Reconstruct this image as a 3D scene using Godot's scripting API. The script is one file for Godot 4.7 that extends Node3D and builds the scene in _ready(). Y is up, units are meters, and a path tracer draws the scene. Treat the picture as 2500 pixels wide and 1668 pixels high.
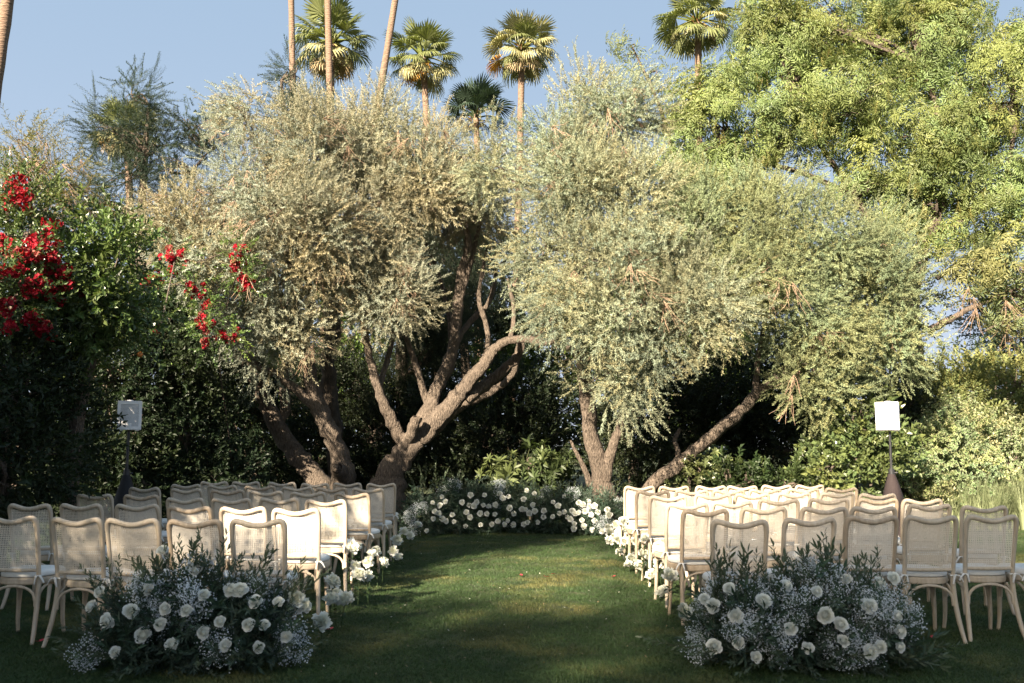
extends Node3D
# A garden wedding lawn: cane chairs, white flowers, olive trees, palms. Metres, y up.

var R := RandomNumberGenerator.new()
const CHAIRS := [
	[0, 0, 4, -3.72, -6.81], [0, 0, 3, -3.17, -6.67], [0, 0, 2, -2.73, -6.59], [0, 0, 1, -2.25, -6.50], [0, 0, 0, -1.81, -6.53], [0, 1, 5, -4.32, -8.19],
	[0, 1, 4, -3.87, -8.21], [0, 1, 3, -3.34, -8.15], [0, 1, 2, -2.78, -7.88], [0, 1, 1, -2.29, -7.79], [0, 1, 0, -1.80, -7.62], [0, 2, 5, -4.48, -9.80],
	[0, 2, 4, -3.92, -9.66], [0, 2, 3, -3.25, -9.09], [0, 2, 2, -2.77, -9.02], [0, 2, 1, -2.31, -9.07], [0, 2, 0, -1.79, -8.79], [0, 3, 5, -4.56, -11.32],
	[0, 3, 4, -3.91, -10.96], [0, 3, 3, -3.33, -10.69], [0, 3, 2, -2.81, -10.44], [0, 3, 1, -2.28, -10.21], [0, 3, 0, -1.75, -9.99], [0, 4, 5, -4.35, -12.17],
	[0, 4, 4, -3.79, -11.93], [0, 4, 3, -3.24, -11.72], [0, 4, 2, -2.70, -11.47], [0, 4, 1, -2.22, -11.22], [0, 4, 0, -1.75, -11.11], [0, 5, 5, -4.28, -13.10],
	[0, 5, 4, -3.82, -13.08], [0, 5, 3, -3.24, -12.84], [0, 5, 2, -2.70, -12.50], [0, 5, 1, -2.28, -12.63], [0, 5, 0, -1.79, -12.48], [1, 0, 0, 1.61, -6.48],
	[1, 0, 1, 2.16, -6.65], [1, 0, 2, 2.68, -6.82], [1, 0, 3, 3.13, -6.84], [1, 0, 4, 3.62, -6.91], [1, 0, 5, 4.09, -6.92], [1, 1, 0, 1.59, -7.53],
	[1, 1, 1, 2.14, -7.78], [1, 1, 2, 2.65, -7.77], [1, 1, 3, 3.09, -7.82], [1, 1, 4, 3.72, -8.15], [1, 1, 5, 4.10, -7.94], [1, 2, 0, 1.59, -8.29],
	[1, 2, 1, 2.06, -8.55], [1, 2, 2, 2.60, -8.91], [1, 2, 3, 3.13, -9.03], [1, 2, 4, 3.61, -9.02], [1, 2, 5, 4.01, -8.93], [1, 3, 0, 1.62, -9.49],
	[1, 3, 1, 2.16, -9.82], [1, 3, 2, 2.61, -9.93], [1, 3, 3, 3.12, -10.11], [1, 3, 4, 3.61, -10.14], [1, 3, 5, 3.96, -9.89], [1, 4, 0, 1.62, -10.50],
	[1, 4, 1, 2.11, -10.71], [1, 4, 2, 2.55, -10.75], [1, 4, 3, 3.02, -10.89], [1, 4, 4, 3.53, -11.07], [1, 4, 5, 4.05, -11.22], [1, 5, 0, 1.63, -11.66],
	[1, 5, 1, 2.07, -11.66], [1, 5, 2, 2.56, -11.74], [1, 5, 3, 2.96, -11.74], [1, 5, 4, 3.47, -11.96], [1, 5, 5, 3.92, -12.01]]
const PEONIES := [
	[0, 0, -1.45, -6.21, 0.43], [0, 0, -1.40, -6.24, 0.38], [0, 0, -1.33, -6.46, 0.23], [0, 1, -1.40, -7.17, 0.27], [0, 1, -1.30, -7.21, 0.26], [0, 1, -1.40, -7.21, 0.40],
	[0, 1, -1.42, -7.40, 0.26], [0, 1, -1.33, -8.02, 0.34], [0, 1, -1.28, -8.16, 0.30], [0, 1, -1.40, -8.22, 0.38], [0, 2, -1.50, -8.63, 0.50], [0, 2, -1.40, -8.94, 0.33],
	[0, 2, -1.37, -8.99, 0.40], [0, 2, -1.55, -9.17, 0.45], [0, 2, -1.62, -9.22, 0.46], [0, 2, -1.30, -9.33, 0.28], [0, 3, -1.40, -9.43, 0.38], [0, 3, -1.30, -10.02, 0.31],
	[0, 4, -1.30, -10.50, 0.18], [0, 4, -1.35, -10.77, 0.34], [0, 4, -1.35, -11.45, 0.38], [0, 5, -1.35, -12.09, 0.26], [0, 5, -1.35, -13.13, 0.32], [1, 1, 1.35, -7.25, 0.16],
	[1, 1, 1.31, -7.63, 0.38], [1, 1, 1.41, -7.79, 0.45], [1, 1, 1.31, -8.04, 0.19], [1, 2, 1.39, -8.69, 0.49], [1, 2, 1.47, -8.85, 0.39], [1, 2, 1.43, -9.00, 0.31],
	[1, 3, 1.42, -9.40, 0.14], [1, 3, 1.38, -9.54, 0.49], [1, 3, 1.46, -9.75, 0.27], [1, 3, 1.42, -9.89, 0.29], [1, 3, 1.45, -9.94, 0.39], [1, 3, 1.41, -10.06, 0.15],
	[1, 3, 1.44, -10.39, 0.10], [1, 4, 1.33, -10.54, 0.10], [1, 4, 1.43, -10.61, 0.35], [1, 4, 1.46, -10.67, 0.10], [1, 4, 1.39, -10.73, 0.14], [1, 4, 1.35, -11.01, 0.31],
	[1, 4, 1.45, -11.20, 0.37], [1, 4, 1.48, -11.21, 0.20], [1, 4, 1.37, -11.23, 0.53], [1, 4, 1.30, -11.27, 0.30], [1, 4, 1.34, -11.45, 0.14], [1, 4, 1.46, -11.63, 0.39],
	[1, 5, 1.43, -12.21, 0.30], [1, 5, 1.31, -12.30, 0.18], [1, 5, 1.40, -12.31, 0.39], [1, 5, 1.39, -12.41, 0.23], [1, 5, 1.34, -12.66, 0.49], [1, 5, 1.41, -13.23, 0.20],
	[1, 5, 1.41, -13.47, 0.25]]
const ROSES_L := [
	[-2.71, 0.48, -6.12], [-2.76, 0.39, -6.12], [-2.57, 0.33, -5.94], [-2.49, 0.15, -5.89], [-2.33, 0.25, -5.91], [-2.43, 0.39, -5.95], [-2.36, 0.51, -6.04], [-2.22, 0.32, -5.90], [-2.20, 0.41, -5.92],
	[-2.06, 0.40, -5.91], [-1.97, 0.49, -5.96], [-1.94, 0.27, -5.89], [-2.13, 0.20, -5.87], [-1.80, 0.19, -5.89], [-1.60, 0.17, -5.93], [-1.67, 0.31, -5.93], [-1.58, 0.30, -5.97], [-1.65, 0.44, -6.00],
	[-1.53, 0.42, -6.11], [-1.82, 0.51, -6.02], [-1.76, 0.51, -6.03], [-1.46, 0.21, -6.06], [-1.85, 0.33, -5.92], [-2.31, 0.75, -6.12], [-2.08, 0.63, -6.10]]
const ROSES_R := [
	[1.31, 0.40, -6.09], [1.42, 0.51, -6.08], [1.26, 0.44, -6.12], [1.43, 0.36, -5.96], [1.43, 0.20, -5.92], [1.53, 0.12, -5.89], [1.29, 0.16, -6.00], [1.61, 0.45, -5.97], [1.78, 0.54, -6.02],
	[1.95, 0.51, -5.96], [1.98, 0.38, -5.90], [2.07, 0.32, -5.89], [1.76, 0.29, -5.91], [1.85, 0.18, -5.87], [2.08, 0.22, -5.88], [1.98, 0.37, -5.90], [2.07, 0.32, -5.89], [2.28, 0.42, -5.96],
	[2.46, 0.36, -5.96], [2.42, 0.54, -6.12], [2.51, 0.57, -6.12], [2.19, 0.57, -6.09], [2.25, 0.15, -5.89], [2.31, 0.18, -5.89], [2.44, 0.18, -5.90], [2.46, 0.27, -5.93]]
const ROSES_A := [
	[-1.27, 0.52, -14.67], [-1.16, 0.47, -14.78], [-1.08, 0.53, -14.82], [-1.14, 0.60, -14.87], [-1.23, 0.38, -14.63], [-1.17, 0.35, -14.68], [-1.25, 0.27, -14.59], [-1.12, 0.26, -14.74], [-1.06, 0.22, -14.76],
	[-0.96, 0.32, -14.77], [-0.93, 0.21, -14.76], [-1.35, 0.09, -14.54], [-0.81, 0.51, -14.89], [-0.68, 0.62, -14.99], [-0.45, 0.62, -15.01], [-0.58, 0.51, -14.95], [-0.70, 0.46, -14.95], [-0.62, 0.45, -14.93],
	[-0.47, 0.46, -14.96], [-0.38, 0.44, -15.00], [-0.27, 0.46, -15.03], [-0.20, 0.64, -15.08], [-0.15, 0.57, -15.05], [-0.06, 0.59, -15.08], [-0.04, 0.41, -15.02], [-0.52, 0.33, -14.92], [-0.41, 0.32, -14.96],
	[-0.28, 0.31, -15.00], [-0.68, 0.27, -14.92], [-0.74, 0.35, -14.91], [-0.75, 0.13, -14.87], [-0.51, 0.15, -14.91], [-0.33, 0.15, -15.01], [-0.23, 0.20, -14.98], [-0.12, 0.15, -14.97], [0.02, 0.14, -15.02],
	[-0.07, 0.21, -14.98], [0.03, 0.32, -15.04], [0.24, 0.69, -15.12], [0.37, 0.64, -15.11], [0.19, 0.55, -15.05], [0.34, 0.46, -15.02], [0.16, 0.39, -15.01], [0.22, 0.39, -14.99], [0.28, 0.33, -14.98],
	[0.37, 0.36, -15.00], [0.52, 0.37, -14.95], [0.25, 0.18, -14.96], [0.19, 0.15, -14.97], [0.42, 0.18, -14.99], [0.51, 0.27, -14.93], [0.67, 0.51, -14.96], [0.75, 0.45, -14.94], [0.86, 0.59, -15.07],
	[0.66, 0.28, -14.89], [0.77, 0.33, -14.90], [0.85, 0.36, -14.86], [0.89, 0.28, -14.80], [0.94, 0.25, -14.76], [0.97, 0.38, -14.77], [1.01, 0.34, -14.74], [1.07, 0.36, -14.74], [1.08, 0.51, -14.78],
	[1.14, 0.48, -14.77], [1.24, 0.53, -14.81], [1.25, 0.45, -14.78], [1.32, 0.47, -14.66], [1.18, 0.38, -14.74], [1.26, 0.33, -14.65], [1.36, 0.38, -14.56], [1.12, 0.24, -14.71], [1.00, 0.18, -14.73],
	[1.15, 0.14, -14.71], [0.99, 0.10, -14.73], [1.31, 0.24, -14.56], [1.27, 0.10, -14.59], [1.42, 0.09, -14.48], [1.53, 0.34, -14.49], [1.51, 0.42, -14.52]]
const PETALS := [
	[3.13, -6.93, "by the right front chair legs"],
	[2.50, -12.45, "under the right front chairs"],
	[0.38, -10.03, "in the sunlit middle of the aisle"],
	[0.11, -10.12, "left of the sunlit middle of the aisle"],
	[-1.42, -7.22, "by the left flower mound"],
	[1.09, -10.03, "by the right aisle peonies"],
	[3.57, -6.48, "at the right edge of the lawn"],
	[-3.45, -6.79, "under the left front chairs"],
	[0.45, -10.24, "beside another red petal mid-aisle"]]
const OLIVE_A := [[-5.34, 5.15, -14.6, 0.6, 0.51, 0.56], [-4.52, 5.84, -14.8, 0.61, 0.58, 0.6], [-4.6, 7.29, -15.2, 0.3, 0.43, 0.36], [-3.71, 5.32, -14.4, 0.75, 0.66, 0.71], [-4.99, 4.49, -14.4, 0.6, 0.47, 0.53], [-5.5, 4.7, -14.4, 0.38, 0.38, 0.38], [-3.69, 4.38, -14.6, 0.67, 0.57, 0.62], [-4.38, 3.76, -14.8, 0.48, 0.45, 0.47], [-3.8, 3.35, -15, 0.49, 0.36, 0.42], [-3.4, 6.44, -15, 0.65, 0.59, 0.62], [-4.25, 3.07, -15.2, 0.4, 0.3, 0.35], [-3.1, 5.04, -14.6, 0.51, 0.57, 0.54]]
const OLIVE_B := [[-2.84, 6.64, -15.6, 0.71, 0.61, 0.66], [-2.37, 7.19, -15.8, 0.52, 0.36, 0.44], [-1.65, 6.54, -15.8, 0.65, 0.52, 0.58], [-2.48, 5.63, -15.4, 0.77, 0.64, 0.7], [-1.63, 6, -15.6, 0.64, 0.41, 0.53], [-2.46, 4.62, -15.4, 0.67, 0.57, 0.62], [-2.13, 3.91, -15.3, 0.57, 0.37, 0.47], [-0.85, 6.5, -16.2, 0.6, 0.56, 0.58], [-0.66, 5.87, -16.6, 0.54, 0.47, 0.51], [-2.86, 3.88, -15.6, 0.41, 0.41, 0.41], [-1.34, 5.4, -16.4, 0.43, 0.29, 0.36]]
const OLIVE_D := [[-0.26, 6.17, -15, 0.49, 0.36, 0.42], [0.85, 6.49, -14.8, 0.63, 0.55, 0.59], [1.24, 7.45, -15.4, 0.37, 0.3, 0.34], [1.79, 7.21, -15.2, 0.63, 0.5, 0.56], [1.06, 5.59, -14.2, 0.71, 0.65, 0.68], [1.76, 5.27, -14.2, 0.74, 0.65, 0.7], [0.56, 4.55, -14.2, 0.53, 0.44, 0.49], [1.19, 4.22, -13.8, 0.69, 0.55, 0.62], [0.81, 3.67, -13.8, 0.45, 0.29, 0.37], [1.51, 3.45, -13.7, 0.54, 0.36, 0.45], [2.25, 4.24, -13.9, 0.73, 0.64, 0.68], [2.34, 3.29, -13.7, 0.6, 0.51, 0.55], [2.96, 3.69, -13.9, 0.57, 0.6, 0.59], [2.06, 2.67, -13.9, 0.45, 0.3, 0.38], [1.79, 2.27, -14, 0.23, 0.19, 0.21], [1.45, 2.62, -14.2, 0.28, 0.2, 0.24]]
const OLIVE_F := [[3.76, 4.83, -14.8, 0.77, 0.64, 0.71], [4.37, 4.15, -14.5, 0.76, 0.76, 0.76], [5.32, 4.79, -14.8, 0.77, 0.71, 0.74], [5.87, 3.91, -14.8, 0.61, 0.64, 0.63], [4.77, 3.32, -14.5, 0.69, 0.47, 0.58], [6.3, 3.1, -14.8, 0.52, 0.39, 0.45], [4.71, 2.65, -14.5, 0.32, 0.41, 0.36], [5.61, 3.02, -14.7, 0.42, 0.35, 0.38], [3.46, 5.6, -15, 0.62, 0.49, 0.55], [3.09, 4.7, -14.4, 0.6, 0.6, 0.6], [3.56, 3.98, -14.4, 0.5, 0.56, 0.53], [2.78, 5.12, -14.6, 0.57, 0.51, 0.54], [6.31, 4.61, -15, 0.36, 0.42, 0.39], [4.34, 5.37, -15, 0.65, 0.46, 0.55], [5.19, 2.38, -14.8, 0.39, 0.29, 0.34]]
const ASH := [[4.42, 8.45, -19, 1.01, 1.1, 1.06], [3.76, 7.63, -18.6, 0.54, 0.72, 0.63], [5.96, 10.27, -19.5, 1.13, 1.04, 1.08], [7.45, 11.13, -20, 1.26, 0.92, 1.09], [7.39, 8.85, -19, 1.38, 1.19, 1.29], [5.87, 7.99, -18.8, 1.09, 0.91, 1], [9.4, 10.17, -19.5, 1.32, 1.13, 1.23], [9.25, 7.99, -18.8, 1.36, 1.09, 1.23], [10.63, 8.85, -19, 1.01, 1.47, 1.24], [10.28, 6.68, -18.6, 0.9, 0.76, 0.83], [8.89, 6.55, -18.8, 1, 0.68, 0.84], [7.61, 7.03, -18.8, 0.86, 0.59, 0.73], [9.41, 11.77, -20, 1.55, 0.87, 1.21], [8.48, 5.88, -19, 0.41, 0.32, 0.37], [9.41, 5.79, -18.8, 0.55, 0.29, 0.42], [10.54, 5.65, -18.6, 0.45, 0.36, 0.4], [11.48, 10.27, -19.5, 0.57, 0.75, 0.66], [4.86, 7.16, -18.6, 0.72, 0.54, 0.63], [5.95, 11.77, -20, 0.58, 0.68, 0.63]]
const ASH_LIGHT := [[2.78, 10.71, -20, 0.44, 0.48, 0.46], [3.27, 9.97, -20, 0.58, 0.48, 0.53], [3.79, 9.08, -19.6, 0.57, 0.57, 0.57]]
const FEATHER_A := [[-9.67, 10.19, -22, 0.66, 0.48, 0.57], [-9.9, 9.33, -22, 0.8, 0.59, 0.69], [-9.12, 8.99, -22, 0.69, 0.64, 0.66], [-8.33, 9.68, -22.5, 0.76, 0.49, 0.63], [-7.81, 9.16, -22.5, 0.49, 0.44, 0.46], [-9.57, 8.08, -22, 0.96, 0.64, 0.8], [-8.6, 8.42, -22, 0.64, 0.53, 0.59], [-10.42, 7.64, -22, 0.85, 0.53, 0.69]]
const FEATHER_B := [[-5.98, 11.67, -24, 0.46, 0.52, 0.49], [-5.72, 10.79, -24, 0.64, 0.46, 0.55], [-5.28, 10.04, -24, 0.81, 0.52, 0.67], [-6.18, 10.17, -24, 0.52, 0.52, 0.52]]
const WILLOW := [[-8.5, 6.55, -15, 0.51, 0.33, 0.42], [-7.91, 6.09, -15, 0.47, 0.36, 0.42], [-8.23, 5.82, -15, 0.65, 0.36, 0.51], [-7.57, 5.81, -15.5, 0.45, 0.37, 0.41]]
const BOUGAINVILLEA := [[-5.84, 4.32, -10.2, 0.35, 0.27, 0.31], [-5.52, 3.76, -10, 0.41, 0.39, 0.4], [-5.49, 3.03, -9.8, 0.38, 0.4, 0.39], [-5.36, 3.45, -10.2, 0.3, 0.37, 0.33], [-5.4, 2.89, -10.2, 0.32, 0.3, 0.31]]
const CITRUS := [[-4.96, 3.95, -10.7, 0.41, 0.31, 0.36], [-4.74, 3.46, -10.5, 0.43, 0.41, 0.42], [-5.08, 3.11, -10.6, 0.46, 0.38, 0.42], [-4.6, 3.04, -10.7, 0.26, 0.31, 0.28], [-5.52, 2.67, -10.9, 0.47, 0.32, 0.4]]
const HEDGE_1 := [[-5.54, 2.13, -9.9, 0.57, 0.57, 0.8], [-5.41, 1.28, -9.6, 0.7, 0.6, 0.8], [-5.66, 1.56, -10.8, 0.47, 0.73, 0.8]]
const HEDGE_2 := [[-6.39, 2.48, -14.1, 0.75, 0.75, 0.7], [-6.26, 1.39, -14.1, 0.82, 0.82, 0.7], [-5.94, 0.79, -14.2, 0.76, 0.62, 0.7], [-6.61, 0.87, -13.9, 0.67, 0.54, 0.7]]
const HEDGE_3 := [[-5.63, 2.61, -15, 0.87, 0.87, 0.9], [-5.51, 1.46, -15.2, 0.88, 0.88, 0.9], [-5.19, 0.8, -15.4, 0.82, 0.52, 0.9], [-6.05, 3.58, -15.6, 0.68, 0.6, 0.9]]
const HEDGE_4 := [[-5.22, 1.99, -18.5, 0.85, 0.98, 0.9], [-5.19, 0.94, -18.2, 0.88, 0.7, 0.9], [-5.88, 2.67, -18, 0.7, 0.78, 0.9]]
const BACK_1 := [[-4.68, 1.65, -20.5, 1.09, 1.09, 1], [-4.73, 0.6, -20, 1.06, 0.58, 1], [-4.63, 2.87, -21, 0.71, 0.71, 1]]
const BACK_2 := [[-3.1, 1.56, -20.5, 1.09, 1.09, 1], [-3.11, 0.6, -20, 0.97, 0.58, 1], [-3.61, 2.67, -21, 0.81, 0.71, 1]]
const BACK_3 := [[-1.49, 1.65, -20, 0.97, 1.06, 1], [-1.23, 0.74, -19, 0.92, 0.64, 1], [-1.98, 2.47, -21, 0.71, 0.61, 1]]
const BACK_4 := [[0.14, 2.1, -19.2, 1.02, 0.84, 1], [-0.04, 1.2, -18.4, 1.07, 0.71, 1], [-0.49, 1.64, -18.6, 0.72, 0.81, 0.9], [0.89, 1.65, -19.5, 0.75, 1.04, 1]]
const PEPPER := [[-2.02, 5.67, -20.5, 0.89, 1.09, 0.99], [-1.25, 4.75, -20.5, 0.89, 1.19, 1.04], [-2.61, 4.31, -21, 0.71, 1.02, 0.86], [-1.79, 3.69, -21, 0.81, 0.81, 0.81]]
const FAR_GREEN_1 := [[0.72, 3.93, -27, 1.31, 0.85, 1.08], [-0.2, 3.41, -27, 0.91, 0.78, 0.85], [1.54, 4.92, -27.5, 1.06, 0.8, 0.93], [-0.75, 4.43, -28, 0.95, 0.81, 0.88]]
const FAR_GREEN_2 := [[-6.73, 3.08, -26, 1.01, 0.88, 0.94], [-7.41, 4.28, -26.5, 0.9, 0.9, 0.9], [-5.33, 3.5, -26.5, 1.03, 1.03, 1.03], [-6.53, 5.66, -27, 1.04, 1.04, 1.04]]
const FAR_GREEN_3 := [[-8.25, 5.35, -25, 1.45, 1.33, 1.39], [-9.15, 6.34, -25, 1.09, 1.09, 1.09], [-4.14, 4.86, -27, 1.18, 1.44, 1.31], [-4.79, 6.83, -27.5, 1.2, 1.06, 1.13]]
const FAR_GREEN_4 := [[3.35, 4.61, -25, 1.57, 1.33, 1.45], [5.41, 4.12, -25, 1.45, 1.45, 1.45], [1.97, 5.5, -26, 1.13, 1.26, 1.19], [4.78, 6.15, -26, 1.51, 1.26, 1.38]]
const DARK_MID := [[-2.07, 6.86, -24, 1.39, 1.16, 1.28], [-0.65, 6.14, -24, 1.28, 1.39, 1.33], [-3.24, 5.9, -24, 1.04, 1.28, 1.16], [0.29, 4.95, -24, 0.81, 0.93, 0.87], [-1.93, 4.48, -24, 1.28, 1.28, 1.28]]
const OLEANDER := [[0.4, 1.06, -16.8, 0.57, 0.31, 0.45], [0, 0.94, -16.7, 0.4, 0.26, 0.4], [0.77, 0.94, -16.9, 0.33, 0.26, 0.4]]
const DARK_R1 := [[2.55, 1.37, -18, 0.74, 0.78, 0.9], [2.37, 2.26, -18.5, 0.72, 0.72, 0.9], [3.31, 2.09, -18.8, 0.82, 0.82, 0.9]]
const DARK_R2 := [[4.16, 1.64, -18.6, 0.9, 0.99, 0.9], [4.37, 2.65, -19, 0.83, 0.74, 0.9], [5.09, 2.28, -19, 0.74, 1.01, 0.9]]
const DARK_R3 := [[5.85, 2.26, -18.5, 0.81, 0.81, 0.9], [5.31, 1.29, -18, 0.78, 0.7, 0.9], [6.51, 3.15, -18.5, 0.72, 0.72, 0.9]]
const DARK_R4 := [[7.71, 4.35, -18, 0.52, 0.7, 0.8], [7.19, 2.67, -18, 0.7, 0.61, 0.8], [7.77, 1.98, -18, 0.52, 0.7, 0.8], [7.41, 5.25, -18.5, 0.63, 0.54, 0.8]]
const VINE := [[3.75, 0.84, -14.4, 0.49, 0.13, 0.3], [4.24, 0.82, -14.2, 0.41, 0.12, 0.3], [3.43, 0.9, -14.8, 0.32, 0.16, 0.3]]
const GLOSSY := [[2.98, 0.99, -15.2, 0.4, 0.22, 0.4], [3.4, 1.09, -15.6, 0.3, 0.26, 0.4]]
const BROADLEAF := [[5.43, 1.25, -14.8, 0.43, 0.43, 0.5], [5.74, 1.82, -15, 0.36, 0.44, 0.5], [5, 0.98, -14.4, 0.35, 0.24, 0.4], [6.08, 1.32, -15, 0.33, 0.44, 0.5]]
const VARIEGATED := [[7.14, 0.76, -16.4, 0.48, 0.44, 0.7], [7.86, 1.22, -16.8, 0.61, 0.61, 0.8], [8.3, 0.83, -16.6, 0.6, 0.52, 0.7], [8.3, 1.7, -17, 0.41, 0.33, 0.7], [9.25, 1.14, -17, 0.58, 0.66, 0.8], [9.27, 0.44, -16.6, 0.32, 0.4, 0.6]]
const GREEN_HEDGE := [[8.76, 2.36, -18.8, 0.68, 0.41, 0.55], [9.74, 2.55, -19, 0.78, 0.41, 0.6], [10.62, 2.65, -19, 0.64, 0.6, 0.62], [9.19, 2.08, -18.6, 0.94, 0.54, 0.74], [10.37, 1.91, -18.8, 0.73, 0.55, 0.64]]
const DARK_FAR := [[11.43, 4.36, -21, 0.56, 0.46, 0.51], [11.9, 3.79, -21, 0.46, 0.46, 0.46]]
const NEAR_R := [[8.7, 4.58, -15.6, 0.49, 0.34, 0.41], [8.21, 4.31, -15.8, 0.38, 0.24, 0.31], [8.93, 3.96, -15.6, 0.34, 0.38, 0.36]]
const L_OLIVE_A := [
	[[Vector3(-2.78, 0.28, -16.1), Vector3(-2.91, 0.7, -16), Vector3(-2.96, 1.01, -15.9), Vector3(-3.11, 1.53, -15.8), Vector3(-3.33, 1.99, -15.7), Vector3(-3.48, 2.47, -15.6), Vector3(-3.54, 2.88, -15.5), Vector3(-3.56, 3.24, -15.3), Vector3(-3.44, 3.82, -15.2), Vector3(-3.58, 4.54, -15), Vector3(-3.82, 5.29, -15)], [0.280, 0.209, 0.185, 0.160, 0.144, 0.121, 0.105, 0.089, 0.074, 0.051, 0.036]],
	[[Vector3(-3.34, 1.99, -15.75), Vector3(-3.63, 2.32, -15.5), Vector3(-3.97, 2.62, -15.3), Vector3(-4.25, 2.73, -15.1), Vector3(-4.49, 3.05, -15), Vector3(-4.92, 3.78, -14.9)], [0.099, 0.075, 0.059, 0.051, 0.036, 0.022]],
	[[Vector3(-3.56, 3.1, -15.4), Vector3(-3.9, 3.82, -15.2), Vector3(-4.55, 4.84, -15), Vector3(-5.34, 5.27, -14.9)], [0.082, 0.066, 0.051, 0.029]],
	[[Vector3(-2.96, 0.95, -15.75), Vector3(-2.97, 1.02, -15.55), Vector3(-2.97, 1.05, -15.48)], [0.129, 0.105, 0.060]],
	[[Vector3(-3.44, 3.33, -15.5), Vector3(-3.11, 3.38, -15.4), Vector3(-2.81, 3.39, -15.3)], [0.037, 0.037, 0.030]]]
const L_OLIVE_C := [
	[[Vector3(-3.4, 0.32, -16.6), Vector3(-3.53, 0.79, -16.6), Vector3(-3.86, 1.14, -16.6), Vector3(-4.19, 1.58, -16.6), Vector3(-4.49, 2.17, -16.5), Vector3(-4.64, 2.56, -16.4), Vector3(-5, 3.18, -16.2), Vector3(-5.28, 3.95, -16)], [0.225, 0.193, 0.169, 0.153, 0.128, 0.103, 0.078, 0.046]],
	[[Vector3(-4.31, 1.82, -16.6), Vector3(-4.19, 2.18, -16.7), Vector3(-4.23, 2.58, -16.7), Vector3(-4.14, 3.22, -16.6), Vector3(-4.05, 4.01, -16.4), Vector3(-4.22, 5.06, -16)], [0.104, 0.097, 0.089, 0.080, 0.063, 0.039]]]
const L_OLIVE_DK := [
	[[Vector3(-3.43, 0.27, -18), Vector3(-3.48, 1.2, -18), Vector3(-3.6, 2.15, -18), Vector3(-3.69, 3.02, -18), Vector3(-3.62, 3.73, -18), Vector3(-3.67, 4.35, -18), Vector3(-3.5, 5.11, -17.8), Vector3(-3.25, 6.11, -17.5)], [0.174, 0.157, 0.148, 0.148, 0.165, 0.139, 0.103, 0.059]],
	[[Vector3(-3.65, 4.26, -18), Vector3(-3.84, 4.84, -17.8), Vector3(-4.1, 5.58, -17.5)], [0.087, 0.069, 0.042]]]
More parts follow.
